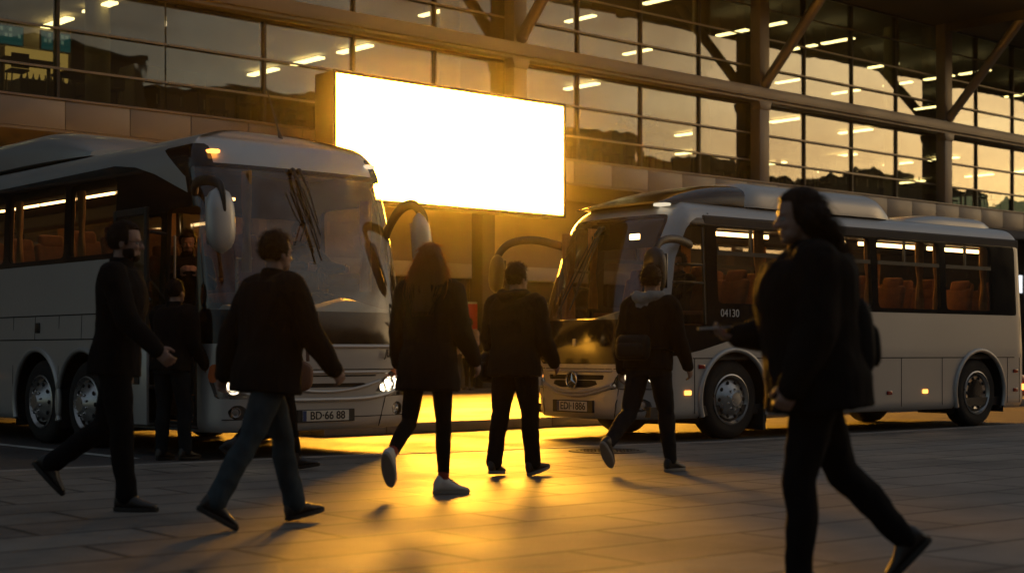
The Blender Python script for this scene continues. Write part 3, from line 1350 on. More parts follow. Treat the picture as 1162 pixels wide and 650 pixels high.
def wheel(parent, x, y, sg, rad=0.49, wid=0.29, bulge=0.07):
    """Tyre with a ventilated steel rim, axle along y, outer face towards sg."""
    w_ = bpy.data.objects.new('wheel', None)
    COL.objects.link(w_)
    w_.parent = parent
    w_.location = (x, y, rad)
    A = Matrix.Rotation(-sg * PI / 2, 4, 'X')
    b = MB()
    h = wid / 2
    b.lathe([(.30, -h), (rad - .05, -h), (rad - .012, -h + .03), (rad, -h + .05), (rad, h - .05), (rad - .012, h - .03),
             (rad - .05, h), (.38, h + .004), (.31, h - .005), (.30, h - .03)], 48, A)
    b.build('tyre', M['rubber'], w_, smooth=True)
    b = MB()
    b.lathe([(.305, h - .03), (.315, h + .006), (.30, h + .012), (.285, h - .02), (.255, h - .05), (.235, h - .02), (.18, h - .005 + bulge * .3),
             (.145, h + bulge * .6), (.10, h + bulge), (.085, h + bulge + .02), (.01, h + bulge + .025)], 48, A)
    r_ = b.build('rim', M['alloy'], w_, smooth=True, angle=28)
    b = MB()
    for k in range(10):
        a = 2 * PI * k / 10
        c = A @ Vector((.215 * math.cos(a), .215 * math.sin(a), h - .004 + bulge * .12))
        b.ball((0, 0, 0), (.026, .026, .012), Matrix.Translation(c) @ A, 12, 8)
    o = b.build('vent_hole', M['seam'], r_, smooth=True)
    b = MB()
    for k in range(10):
        a = 2 * PI * (k + .5) / 10
        c = Vector((.125 * math.cos(a), .125 * math.sin(a), h + bulge * .72))
        b.lathe([(.003, 0), (.014, 0), (.014, .022), (.008, .03), (.003, .03)], 8, A @ Matrix.Translation(c))
    b.build('wheel_nut', M['chrome'], r_, smooth=True)
    return w_


def ribbon(b, pts, wid, nrm, thick=0.004):
    """Narrow raised or sunk strip along a polyline lying on a surface with normal nrm."""
    P = [Vector(p) for p in pts]
    n = Vector(nrm).normalized()
    for p, q in zip(P, P[1:]):
        d = (q - p)
        if d.length < 1e-6:
            continue
        d.normalize()
        s_ = d.cross(n).normalized() * wid / 2
        b.prism([p - s_, q - s_, q + s_, p + s_], n * thick)


def seat_mesh():
    b = MB()
    b.box(-.23, .24, -.22, .22, .34, .47, .04)
    Mx = Matrix.Translation((.22, 0, .45)) @ Matrix.Rotation(R(14), 4, 'Y')
    b.box(-.05, .06, -.22, .22, 0, .66, .05, Mx, 3)
    b.box(-.05, .055, -.16, .16, .58, .78, .05, Mx, 3)
    for s_ in (-1, 1):
        b.box(-.2, .2, s_ * .235 - .02, s_ * .235 + .02, .58, .63, .015)
    b.box(-.12, .12, -.15, .15, 0, .34, .02)
    me = b.build('seat', M['seat'], None, smooth=True)
    m = me.data
    bpy.data.objects.remove(me)
    return m


SEAT = seat_mesh()


def curtain(parent, x, y, z0, z1, wid=0.16):
    b = MB()
    rings = []
    for k in range(15):
        t = k / 14
        ws = wid * (1 - .55 * math.exp(-((t - .42) / .16) ** 2))
        ring = []
        for q in range(25):
            u = q / 24
            ring.append((x + (u - .5) * ws, y + .022 * math.sin(u * 26), z0 + (z1 - z0) * t))
        for q in range(24, -1, -1):
            u = q / 24
            ring.append((x + (u - .5) * ws, y + .006 + .022 * math.sin(u * 26), z0 + (z1 - z0) * t))
        rings.append(ring)
    b.rings(rings)
    return b.build('curtain', M['curtain'], parent, smooth=True)


def steering_wheel(parent, c, tilt):
    b = MB()
    A = Matrix.Translation(c) @ Matrix.Rotation(tilt, 4, 'Y')
    ring = [A @ Vector((.22 * math.cos(2 * PI * k / 32), .22 * math.sin(2 * PI * k / 32), 0)) for k in range(33)]
    b.tube(ring, .016, 8)
    for k in range(3):
        a = 2 * PI * k / 3 + .5
        b.tube([A @ Vector((0, 0, -.02)), A @ Vector((.21 * math.cos(a), .21 * math.sin(a), 0))], .014, 6)
    b.tube([A @ Vector((0, 0, 0)), A @ Vector((0, 0, -.4))], .03, 8)
    return b.build('steering_wheel', M['black_plastic'], parent, smooth=True)


def lamp_cup(parent, c, d, r, glow, name='lamp_reflector', amber=False):
    """A round reflector with a bulb, opening along direction d."""
    A = Vector(d).to_track_quat('Z', 'Y').to_matrix().to_4x4()
    A.translation = Vector(c)
    b = MB()
    b.lathe([(r * .1, -.05), (r * .6, -.04), (r * .9, -.012), (r, .006), (r * 1.06, .006), (r * 1.04, -.02)], 28, A)
    o = b.build(name, M['chrome'], parent, smooth=True)
    b = MB()
    b.ball((0, 0, 0), r * .72, Matrix.Translation(Vector(c)) @ A.to_3x3().to_4x4() @ Matrix.Translation((0, 0, -.022)) @ Matrix.Diagonal((1, 1, .35, 1)), 16, 10)
    bl = b.build('bulb', M['amber'] if amber else glow, o, smooth=True)
    return o


def marker(parent, p, n, size, mat, name='marker_lamp'):
    b = MB()
    A = Vector(n).to_track_quat('Z', 'Y').to_matrix().to_4x4()
    A.translation = Vector(p)
    b.box(-size[0] / 2, size[0] / 2, -size[1] / 2, size[1] / 2, 0.0, .018, .008, A)
    return b.build(name, mat, parent, smooth=True)


def mirror(parent, pts, rads, hc, hsize, htilt, housing_mat, face_dir=1):
    """Horn arm and drop-shaped housing of a coach mirror."""
    b = MB()
    b.tube(catmull(pts, 8), [.78 * r_ for r_ in rads], 14, flat=.62, up=(0, 0, 1), capround=True)
    arm = b.build('mirror', M['black_plastic'], parent, smooth=True)
    b = MB()
    rings = []
    for k in range(13):
        t = k / 12
        e = max(.02, (1 - abs(2 * t - 1) ** 3.2)) ** .5
        ring = []
        for q in range(24):
            a = 2 * PI * q / 24
            ca, sa = math.cos(a), math.sin(a)
            ring.append(Vector((hsize[0] * e * abs(ca) ** .75 * (1 if ca > 0 else -1), hsize[1] * e * abs(sa) ** .75 * (1 if sa > 0 else -1), (t - .5) * hsize[2])))
        rings.append(ring)
    A = Matrix.Translation(hc) @ htilt
    b.rings([[A @ p for p in r_] for r_ in rings])
    b.build('mirror_housing', housing_mat, arm, smooth=True, angle=60)
    b = MB()
    b.box(hsize[0] * .985, hsize[0] * 1.03, -hsize[1] * .7, hsize[1] * .7, -hsize[2] * .36, hsize[2] * .36, .01, A)
    b.build('mirror_glass', M['chrome'], arm, smooth=True)
    return arm


def wiper(parent, pivot, tip, blade, lift=(-.05, 0, 0)):
    b = MB()
    lv = Vector(lift)
    p, t = Vector(pivot), Vector(tip)
    b.tube([p, p + (t - p) * .12 + lv * .8, p + (t - p) * .5 + lv, t + lv * .5], [.022, .016, .010, .008], 8)
    b.ball(p, .032)
    b.tube([Vector(blade[0]) + lv * .35, Vector(blade[1]) + lv * .35], .010, 6)
    return b.build('wiper', M['black_plastic'], parent, smooth=True)


def arch_trim(parent, sh, cx_, cz, r, sg, mat):
    b = MB()
    pts = []
    a0 = math.asin(max(-1, min(1, (sh.z0 + .02 - cz) / r)))
    for k in range(41):
        a = a0 + (PI - 2 * a0) * k / 40
        p = sh.side(cx_ + r * math.cos(a), max(sh.z0 + .02, cz + r * math.sin(a)), sg, .004)
        pts.append(p)
    b.tube(pts, .032, 10)
    return b.build('wheel_arch', mat, parent, smooth=True)


def arch_liner(parent, sh, cx_, cz, r, sg):
    b = MB()
    n = 20
    yo, yi = sg * (sh.hw - .015), sg * (sh.hw - .62)
    for k in range(n):
        a, a2 = PI * k / n, PI * (k + 1) / n
        b.quad((cx_ + r * math.cos(a), yo, cz + r * math.sin(a)), (cx_ + r * math.cos(a2), yo, cz + r * math.sin(a2)),
               (cx_ + r * math.cos(a2), yi, cz + r * math.sin(a2)), (cx_ + r * math.cos(a), yi, cz + r * math.sin(a)))
    for s_ in (-1, 1):
        b.quad((cx_ + s_ * r, yo, cz), (cx_ + s_ * r, yi, cz), (cx_ + s_ * r, yi, .2), (cx_ + s_ * r, yo, .2))
    b.box(cx_ - r, cx_ + r, min(yi, yi - sg * .02), max(yi, yi - sg * .02), .2, cz + r)
    return b.build('wheel_well', M['dark_metal'], parent)
# ------------------------------------------------------------------ left coach (nose towards -Y, door side towards -X)
ca = thing('coach', 'big silver coach with open front door and a sweeping silver curve behind its windscreen', 'coach', (9.15, 13.05, 0), R(90))
LA, HA = 11.6, 1.26
sa = Shell(LA, HA, .27, 2.98, 3.34, 3.50, .50, 3.3, .42, .07, .30)
WA = [(2.95, .50, .60), (4.12, .50, .60), (9.2, .50, .62)]
RGA = []


def fa_hole(cx_):
    return lambda sg, x, y, z: (-1 if y < 1.0 else .6 - math.hypot(x - cx_, z - .50))


for cx_, rz_, r_ in WA:
    RGA.append(('hole', fa_hole(cx_)))
# open doorway
RGA.append(('hole', lambda sg, x, y, z: rect_sd(x, z, .50, 1.12, .36, 2.56, .06) if (sg > 0 and y > .8) else -1))
BAND = [(11.25, 2.10), (11.25, 3.02), (6, 3.09), (2.35, 3.12), (1.85, 3.06), (1.42, 2.95), (1.0, 2.80), (.66, 2.68), (.44, 2.62), (.44, .30),
        (1.95, .30), (1.95, 2.10)]
BANDL = [(11.25, 2.10), (11.25, 3.02), (6, 3.09), (2.35, 3.12), (1.85, 3.06), (1.42, 2.95), (1.0, 2.80), (.80, 2.68), (.62, 2.2), (.62, 1.75), (1.4, 1.8), (2.0, 2.10)]
QUART = [(1.34, 3.21), (1.06, 3.05), (.82, 2.89), (.54, 2.77), (.36, 2.72), (.36, 3.14), (.62, 3.22)]
WINA = [(2.25, 3.35), (3.50, 5.0), (5.15, 6.65), (6.8, 8.3), (8.45, 9.9), (10.0, 11.1)]


def win_f(x0, x1, z0, z1, only=0, r=.07):
    return lambda sg, x, y, z: rect_sd(x, z, x0, x1, z0, z1, r) if (y > 1.0 and (only == 0 or only == sg)) else -1


for k, (x0, x1) in enumerate(WINA):
    RGA.append(('win%d' % k, lambda sg, x, y, z, a=x0, c=x1: rect_sd(x, z, a, c, 2.16, 3.0 if a > 2.3 else 2.98, .07) if (sg > 0 and y > 1.0) else -1))
    RGA.append(('winl%d' % k, lambda sg, x, y, z, a=x0, c=x1: rect_sd(x, z, a, c, 2.16, 3.0, .07) if (sg < 0 and y > 1.0) else -1))
RGA.append(('drv', lambda sg, x, y, z: rect_sd(x, z, .78, 1.75, 1.85, 2.72, .08) if (sg < 0 and y > 1.0) else -1))
RGA.append(('midglass', lambda sg, x, y, z: rect_sd(x, z, 1.24, 1.9, 1.15, 2.5, .05) if (sg > 0 and y > 1.0) else -1))
RGA.append(('screen', lambda sg, x, y, z: min((.30 if sg > 0 else .37) - (x - .42 * max(0, (z - 1) / 1.98) ** 1.7), z - 1.50, 2.97 - z)))
RGA.append(('trim', lambda sg, x, y, z: min(.40 - (x - .42 * max(0, (z - 1) / 1.98) ** 1.7), z - 1.16, 3.01 - z) if (sg > 0 or z < 1.5) else
            min(.39 - (x - .42 * max(0, (z - 1) / 1.98) ** 1.7), z - 1.16, 3.01 - z)))
RGA.append(('trim', lambda sg, x, y, z: poly_sd(x, z, BAND) if (sg > 0 and y > .9) else (poly_sd(x, z, BANDL) if y > .9 else -1)))
RGA.append(('trim', lambda sg, x, y, z: poly_sd(x, z, QUART) if (y > .98) else -1))
HLA = [(.62, .60), (1.19, .61), (1.23, .80), (1.10, .88), (.90, .88), (.76, .80)]


def fa_light(sg, x, y, z):
    return poly_sd(y, z, HLA) if x < .7 else -1


def fa_ind(sg, x, y, z):
    return poly_sd(y, z, [(.86, .87), (.96, .92), (1.10, .95), (1.22, .96), (1.235, .80), (1.22, .765)]) if x < .75 else -1


RGA.append(('ind', fa_ind))
RGA.append(('light', fa_light))
RGA.append(('fog', lambda sg, x, y, z: (.075 - math.hypot((y - 1.0) * .8, z - .47)) if x < .7 else -1))
RGA.append(('slot', lambda sg, x, y, z: max(rect_sd(y, z, -.6, .62 + (z - .72) * .6, .80, .835, .012), rect_sd(y, z, -.6, .55, .70, .745, .018)) if x < .5 else -1))
pa = shell_parts(sa, RGA)
body_a = polys_obj('body', pa['body'], M['paint'], ca)
polys_obj('black_trim', pa['trim'], M['black_gloss'], ca)
polys_obj('lining', [p for k in ('body', 'trim') for p in pa[k] if max(c.z for c, _ in p) < 3.1], M['lining'], ca, -.05)
polys_obj('windscreen', pa['screen'], M['screen_glass'], ca, -.006)
for k in range(len(WINA)):
    for pre in ('win', 'winl'):
        polys_obj('window', pa['%s%d' % (pre, k)], M['bus_glass'], ca, -.006)
polys_obj('driver_window', pa['drv'], M['bus_glass'], ca, -.006)
polys_obj('door_pane', pa['midglass'], M['bus_glass'], ca, -.006)
polys_obj('grille_slot', pa['slot'], M['seam'], ca, -.02)
for sg in (1, -1):
    sel = lambda key: [p for p in pa[key] if p[0][0].y * sg > 0]
    hl = polys_obj('headlight', sel('light'), M['lamp_glass'], ca, -.004)
    polys_obj('headlight_shell', sel('light'), M['alloy'], hl, -.085)
    for yy, zz, rr_ in ((.90, .73, .085), (1.02, .74, .09), (.80, .70, .05)):
        p = sa.front(yy * sg, zz, -.045)
        lamp_cup(hl, p, (-1, .25 * sg, .05), rr_, M['headlamp'])
    polys_obj('indicator_lens', sel('ind'), M['amber_lens'], hl, .002)
    fg = polys_obj('fog_lamp', sel('fog'), M['lamp_glass'], ca, -.005)
    polys_obj('fog_housing', sel('fog'), M['dark_metal'], fg, -.06)
    lamp_cup(fg, sa.front(1.0 * sg, .47, -.03), (-1, .3 * sg, 0), .05, M['alloy'])
# sculpted nose: brightwork lip, grille sweep, bumper edge
b = MB()
b.tube([sa.front(y / 20 * 1.12, 1.135, .006) for y in range(-20, 21)], .022, 8)
b.build('nose_lip', M['paint'], ca, smooth=True)
b = MB()
for zz, w2, dz in ((.865, .82, 0), (.665, .72, .055)):
    b.tube([sa.front(y / 24 * w2, zz + dz * (y / 24) ** 2 * 2.0, .008) for y in range(-24, 25)], .017, 8)
b.tube([sa.front(y / 24 * 1.0, .585 + .10 * abs(y / 24) ** 4, .012) for y in range(-24, 25)], .022, 8)
b.build('grille_bar', M['paint'], ca, smooth=True)
b = MB()
b.tube([sa.front(y / 20 * 1.2, .895, .001) for y in range(-20, 21)], .005, 6)
for s_ in (-1, 1):
    b.tube([sa.front(s_ * (.80 - .10 * t / 6), .60 - t / 6 * .31, .001) for t in range(7)], .005, 6)
b.tube([sa.front(y / 20 * 1.15, .40, .001) for y in range(-20, 21)], .005, 6)
b.build('front_seam', M['seam'], ca)
# number plate in its recess
pl_ = MB()
pf = sa.front(.0, .42, 0)
pl_.box(pf.x - .016, pf.x + .10, -.36, .36, .355, .485, .006)
pl_ = pl_.build('plate_holder', M['dark_metal'], ca)
b = MB()
b.box(pf.x - .022, pf.x - .0165, -.28, .30, .365, .475, .003)
npl = b.build('number_plate', M['plate'], ca)
b = MB()
b.box(pf.x - .0245, pf.x - .0225, .255, .298, .367, .473)
b.build('country_band', M['plate_blue'], npl)
text_mesh('lettering', 'BD\u00b766 88', .115, M['black_text'], npl, frame_matrix((pf.x - .0225, -.01, .418), (0, -1, 0), (0, 0, 1)), bold=.002)
# lettering on the nose
p = sa.front(-.92, 1.055, .004)
n_ = Vector((-1, -.42, 0))
text_mesh('lettering', 'JUmao r', .115, M['black_text'], ca, frame_matrix(sa.front(-.93, 1.06, .012), (.42, -1, 0), (0, 0, 1)), shear=.35, bold=.003)
# roof pod and antenna
b = MB()
rings = []
for k in range(22):
    t = k / 21
    x = 3.7 + t * 5.6
    e = min(1, (t / .22)) ** .6 if t < .22 else (min(1, (1 - t) / .08 + .25))
    h_ = .10 + .34 * e
    wd = .78 + .14 * e
    ring = []
    for q in range(21):
        a = PI * q / 20
        ca_, sa_ = math.cos(a), math.sin(a)
        ring.append((x, wd * abs(ca_) ** .55 * (1 if ca_ > 0 else -1), 3.40 + h_ * sa_ ** .6))
    rings.append(ring)
b.rings(rings)
b.build('roof_unit', M['paint'], ca, smooth=True, angle=60)
b = MB()
ax = 1.05
b.tube([(ax, -.15, 3.36), (ax + .06, -.15, 3.50), (ax + .30, -.15, 4.0)], [.035, .012, .005], 8)
b.build('antenna', M['black_plastic'], ca, smooth=True)
# lamps
for yy, mt in ((.98, 'amber'), (-1.0, 'clear_lamp')):
    p = sa.front(yy, 2.92, 0)
    b = MB()
    b.box(p.x + .02, p.x + .16, yy - .055, yy + .055, 3.11, 3.15, .015)
    b.build('roof_marker', M[mt], ca, smooth=True)
for x in (5.35, 7.6, 10.6):
    for sg in (1, -1):
        marker(ca, sa.side(x, .78, sg, 0), (0, sg, 0), (.11, .05), M['amber'] if x < 6 else M['red_lens'])
# seams and lockers on the flanks
for sg in (1, -1):
    b = MB()
    nv = (0, sg, 0)
    for z, xa, xb in ((1.50, 1.97, 11.2), (1.22, 2.0, 11.2)):
        ribbon(b, [sa.side(xa + (xb - xa) * k / 12, z, sg, .0005) for k in range(13)], .014, nv, .002)
    for x in (1.98, 3.55, 4.78, 5.9, 7.1, 8.3, 10.1):
        ribbon(b, [sa.side(x, .32, sg, .0005), sa.side(x, .8, sg, .0005), sa.side(x, 1.50, sg, .0005)], .012, nv, .002)
    for x in (3.0, 4.2):
        ribbon(b, [sa.side(x - .02, 1.22, sg, .0005), sa.side(x - .02, 1.50, sg, .0005)], .010, nv, .002)
    b.build('panel_seam', M['seam'], ca)
    for x in (4.10, 6.5, 7.7):
        b = MB()
        p = sa.side(x, 1.36, sg, 0)
        b.box(x - .06, x + .06, min(p.y, p.y + sg * .012), max(p.y, p.y + sg * .012), 1.30, 1.42, .01)
        b.build('locker_latch', M['black_plastic'], ca, smooth=True)
    for cx_, rz_, r_ in WA:
        arch_trim(ca, sa, cx_, .50, .605, sg, M['paint'])
        arch_liner(ca, sa, cx_, .50, .605, sg)
        wheel(ca, cx_, sg * (HA - .20), sg)
# wipers: two long arms standing upright from the header
for y0, y1, zb in ((.10, -.03, 2.15), (.02, -.07, 2.42)):
    p0 = sa.front(y0, 2.99, .03)
    p1 = sa.front(y1, zb, .03)
    wiper(ca, p0, p1, (sa.front(y0 + .02, 2.80, .04), sa.front(y1, zb - .12, .04)))
b = MB()
b.tube([sa.front(.19, 2.78, .05), sa.front(.12, 2.55, .06), sa.front(.03, 2.36, .05)], .007, 6)
b.tube([sa.front(.20, 2.22, .05), sa.front(.09, 2.42, .06), sa.front(.03, 2.52, .05)], .007, 6)
b.build('wiper_linkage', M['black_plastic'], ca)
b = MB()
b.tube([sa.front(-.86, 1.40, .02), sa.front(-1.08, 1.20, .03)], .008, 6)
b.build('washer_hose', M['alloy'], ca)
# mirrors
mirror(ca, [(.62, 1.18, 2.72), (.30, 1.34, 2.76), (-.10, 1.44, 2.74), (-.34, 1.46, 2.66), (-.38, 1.45, 2.44)], [.085, .07, .065, .065, .045],
       (-.32, 1.45, 2.34), (.09, .15, .64), Matrix.Rotation(R(4), 4, 'Y'), M['paint'])
mirror(ca, [(.44, -1.06, 2.06), (.38, -1.08, 2.38), (.18, -1.10, 2.62), (.02, -1.17, 2.68), (-.06, -1.25, 2.54), (-.07, -1.26, 2.36)], [.06, .062, .07, .07, .06, .045],
       (-.04, -1.25, 2.20), (.09, .11, .80), Matrix.Rotation(R(-6), 4, 'X'), M['paint'])
# door leaf swung out and slid back along the flank
b = MB()
dl0, dl1, yd = 1.20, 1.93, HA + .13
b.box(dl0, dl1, yd - .02, yd + .02, .32, 1.14, .012)
dleaf = b.build('door', M['paint'], ca, smooth=True)
b = MB()
b.box(dl0, dl0 + .06, yd - .02, yd + .02, 1.145, 2.58, .01)
b.box(dl1 - .06, dl1, yd - .02, yd + .02, 1.145, 2.58, .01)
b.box(dl0 + .061, dl1 - .061, yd - .02, yd + .02, 2.50, 2.58, .01)
b.build('door_frame', M['black_plastic'], dleaf)
b = MB()
b.box(dl0 + .061, dl1 - .061, yd - .004, yd + .004, 1.145, 2.498)
b.build('door_glass', glassmat('door_glass', (.52, .62, .50), .05, .03, dirt=.08), dleaf)
b = MB()
b.box(dl0 + .14, dl0 + .28, yd + .021, yd + .035, .74, .88, .012)
b.build('handle', M['black_plastic'], dleaf)
b = MB()
b.tube([(dl0 + .05, yd - .05, 1.62), (dl1 - .05, yd - .05, 1.98)], .014, 8)  # added pale bar standing in for a reflection along the glass edge
b.build('glint_bar', M['alloy'], dleaf)
for zz in (.7, 2.3):
    b = MB()
    b.tube([(1.14, HA - .06, zz), (1.17, yd - .03, zz + .02), (1.3, yd - .03, zz + .02)], .018, 8)
    b.build('hinge', M['dark_metal'], dleaf)
# cabin floor, steps, ceiling, underside
b = MB()
b.box(1.3, 11.4, -1.2, 1.2, 1.24, 1.30)
b.box(.45, 1.3, -1.2, .28, 1.10, 1.16)
b.build('cabin_floor', M['lining'], ca)
b = MB()
for k, (yy, zz) in enumerate(((1.20, .36), (.92, .62), (.64, .88))):
    b.box(.46, 1.24, yy - .30, yy, zz - .03, zz)
    b.box(.46, 1.24, yy - .305, yy - .295, zz, zz + .23)
b.build('entry_step', M['lining'], ca)
b = MB()
for yy, zz in ((1.20, .36), (.92, .62), (.64, .88)):
    b.box(.48, 1.22, yy - .02, yy + .004, zz + .001, zz + .012)
b.build('step_edge', pmat('step_edging', (.55, .20, .05), .5), ca)
b = MB()
b.box(1.26, 1.30, .30, 1.2, .4, 1.55)
b.build('entry_partition', M['lining'], ca)
b = MB()
b.box(1.3, 11.4, -1.0, 1.0, 3.12, 3.15)
b.box(2.0, 11.4, .78, 1.12, 2.92, 3.10, .03)
b.box(2.0, 11.4, -1.12, -.78, 2.92, 3.10, .03)
b.build('cabin_ceiling', M['lining'], ca)
b = MB()
b.box(.35, 11.4, -1.12, 1.12, .30, .42)
b.build('underside', M['dark_metal'], ca)
b = MB()
b.box(2.0, 2.05, -1.15, 1.15, 2.62, 3.10, .01)  # panel added to hide the ceiling lights behind the windscreen
b.box(1.97, 1.999, -.3, .3, 2.66, 2.98, .01)
b.build('light_baffle', M['lining'], ca)
for sg in (1,):
    x = 2.1
    while x < 11.0:
        b = MB()
        b.box(x + .02, x + .94, sg * .775 - .012, sg * .775 + .012, 2.90, 2.945)
        b.build('ceiling_light', M['strip'], ca)
        x += 1.0
x = 2.5
while x < 11:
    for yy in (.85, .42, -.42, -.85):
        link_mesh('seat', SEAT, ca).location = (x, yy, 1.30)
    x += .86
for x in (3.42, 5.08, 6.72, 8.38):
    curtain(ca, x - .13, 1.09, 2.12, 2.95)
    curtain(ca, x + .13, 1.09, 2.12, 2.95)
    curtain(ca, x, -1.09, 2.12, 2.95)
curtain(ca, .62, -.98, 1.75, 2.75, .2)
curtain(ca, .52, .62, 1.9, 2.95, .16)
# dashboard and driver's place (left-hand drive)
b = MB()
rings = []
for k in range(17):
    y = -1.12 + 2.05 * k / 16
    fx = sa.front(y, 1.5, -.06).x
    hump = .10 * math.exp(-((y + .55) / .32) ** 2)
    rings.append([(fx + .02, y, 1.30), (fx + .02, y, 1.47), (fx + .12, y, 1.53 + hump * .8), (fx + .32, y, 1.56 + hump), (fx + .42, y, 1.50 + hump), (fx + .44, y, 1.25)])
b.rings(rings)
b.build('dashboard', M['cream'], ca, smooth=True, angle=60)
steering_wheel(ca, (.72, -.55, 1.62), R(-28))
link_mesh('driver_seat', SEAT, ca).location = (1.28, -.55, 1.16)
link_mesh('guide_seat', SEAT, ca).location = (1.58, .75, 1.04)
b = MB()
b.tube(catmull([(.98, .46, 1.20), (.98, .46, 2.0), (.94, .46, 2.06), (.70, .46, 2.06)], 5), .016, 8)
b.tube([(1.2, 1.05, 1.0), (.75, .62, 1.55)], .016, 8)
b.tube([(1.2, 1.08, .9), (1.2, 1.08, 2.3)], .014, 8)
b.build('handrail', M['alloy'], ca, smooth=True)
b = MB()
b.box(.75, 1.12, .62, .70, 2.66, 2.69, .006)
b.build('entry_light', emat('entry_glow', (1.0, .40, .12), 14.0), ca)
# ------------------------------------------------------------------ right coach (nose towards -X)
cb = thing('coach', 'shorter silver coach at the right with black scoop and pale pod on its roof', 'coach', (13.10, 13.42, 0), R(-3.3))
LB, HB = 8.15, 1.11
sb = Shell(LB, HB, .27, 2.62, 2.93, 3.03, .74, 2.5, .50, .07, .30)
WB = [1.68, 6.86]
RGB_ = []
for cx_ in WB:
    RGB_.append(('hole', lambda sg, x, y, z, c=cx_: (-1 if y < .95 else .60 - math.hypot(x - c, z - .50))))


def xs_(x, z):
    return x - .50 * max(0, (z - 1) / 1.62) ** 1.7


WINB = [(1.42, 2.86), (3.0, 4.42), (4.56, 5.96), (6.10, 7.22)]
for k, (x0, x1) in enumerate(WINB):
    RGB_.append(('win%d' % k, lambda sg, x, y, z, a=x0, c=x1: rect_sd(x, z, a, c, 1.68, 2.62, .06) if (y > .9 and sg < 0) else -1))
    RGB_.append(('winl%d' % k, lambda sg, x, y, z, a=x0, c=x1: rect_sd(x, z, a, c, 1.68, 2.62, .06) if (y > .9 and sg > 0) else -1))
DRV = [(1.22, 1.40), (1.22, 2.62), (.93, 2.62), (.72, 2.2), (.56, 1.40)]
RGB_.append(('drv', lambda sg, x, y, z: poly_sd(x, z, DRV) - .0 if y > .8 else -1))
RGB_.append(('screen', lambda sg, x, y, z: min(.20 - xs_(x, z), z - 1.47, 2.72 - z)))
RGB_.append(('trim', lambda sg, x, y, z: min(.22 - xs_(x, z), z - 1.44, 2.76 - z)))
MASK = [(-.5, .93), (.70, .93), (.86, .98), (1.02, 1.0), (1.3, 1.02), (1.3, 1.44), (-.5, 1.44)]
RGB_.append(('trim', lambda sg, x, y, z: poly_sd(y, z, MASK) if x < .42 else -1))
BB = [(7.82, 1.62), (7.82, 2.60), (7.75, 2.70), (1.1, 2.72), (.98, 2.66), (.86, 2.45), (.70, 2.0), (.60, 1.5), (.56, 1.40), (.36, 1.36), (.36, 1.02), (.7, 1.03), (1.1, 1.10), (1.7, 1.24), (2.25, 1.46), (2.7, 1.59), (3.1, 1.62)]
RGB_.append(('trim', lambda sg, x, y, z: poly_sd(x, z, BB) if y > .75 else -1))
HLB = [(.60, .64), (1.10, .64), (1.17, .68), (1.10, .86), (.98, .91), (.74, .90)]
RGB_.append(('light', lambda sg, x, y, z: poly_sd(y, z, HLB) if x < .62 else -1))
RGB_.append(('fog', lambda sg, x, y, z: (.085 - math.hypot((y - .90) * .72, z - .445)) if x < .6 else -1))
RGB_.append(('slot', lambda sg, x, y, z: max(rect_sd(y, z, -.6, .52, .765, .80, .012), min(rect_sd(y, z, -.6, .50, .645, .735, .015), .118 - .095 * (y / .5) ** 2 - (.74 - z))) if x < .4 else -1))
pb = shell_parts(sb, RGB_)
polys_obj('body', pb['body'], M['paint'], cb)
polys_obj('black_trim', pb['trim'], M['black_gloss'], cb)
polys_obj('lining', [p for k in ('body', 'trim') for p in pb[k] if max(c.z for c, _ in p) < 2.72], M['lining'], cb, -.05)
polys_obj('windscreen', pb['screen'], M['screen_glass'], cb, -.006)
for k, (x0, x1) in enumerate(WINB):
    for pre, sg in (('win', -1), ('winl', 1)):
        wn = polys_obj('window', pb['%s%d' % (pre, k)], M['bus_glass'], cb, -.006)
        b = MB()
        p0, p1 = sb.side(x0 + .01, 2.30, sg), sb.side(x1 - .01, 2.30, sg)
        b.box(x0 + .01, x1 - .01, min(p0.y - sg * .03, p0.y + sg * .004), max(p0.y - sg * .03, p0.y + sg * .004), 2.275, 2.325)
        pm = sb.side((x0 + x1) / 2, 2.45, sg)
        xm = x0 + (x1 - x0) * .44
        b.box(xm - .018, xm + .018, min(pm.y - sg * .03, pm.y), max(pm.y - sg * .03, pm.y), 2.327, 2.61)
        b.build('window_bar', M['black_plastic'], wn)
for sg in (-1, 1):
    sel = lambda key: [p for p in pb[key] if sum(c.y for c, _ in p) * sg > 0]
    dw = polys_obj('driver_window', sel('drv'), M['bus_glass'], cb, -.006)
    b = MB()
    for (xa, za, xb_, zb_) in ((.74, 2.14, 1.21, 2.14), (.66, 1.92, 1.21, 1.92), (1.19, 1.42, 1.19, 2.6)):
        pa_, pb_ = sb.side(xa, za, sg, -.015), sb.side(xb_, zb_, sg, -.015)
        b.tube([pa_, pb_], .018, 6)
    b.build('window_bar', M['black_plastic'], dw)
    hl = polys_obj('headlight', sel('light'), M['lamp_glass'], cb, -.004)
    polys_obj('headlight_shell', sel('light'), M['alloy'], hl, -.085)
    lamp_cup(hl, sb.front(.80 * sg, .775, -.045), (-1, .2 * sg, .05), .068, M['headlamp'], amber=False)
    lamp_cup(hl, sb.front(.80 * sg, .775, -.02), (-1, .2 * sg, .05), .035, M['headlamp'], amber=True)
    lamp_cup(hl, sb.front(.99 * sg, .775, -.045), (-1, .45 * sg, .05), .068, M['headlamp'])
    fg = polys_obj('fog_lamp', sel('fog'), M['lamp_glass'], cb, -.005)
    polys_obj('fog_housing', sel('fog'), M['dark_metal'], fg, -.06)
    lamp_cup(fg, sb.front(.92 * sg, .445, -.03), (-1, .35 * sg, 0), .055, M['alloy'])
polys_obj('grille_slot', pb['slot'], M['seam'], cb, -.02)
b = MB()
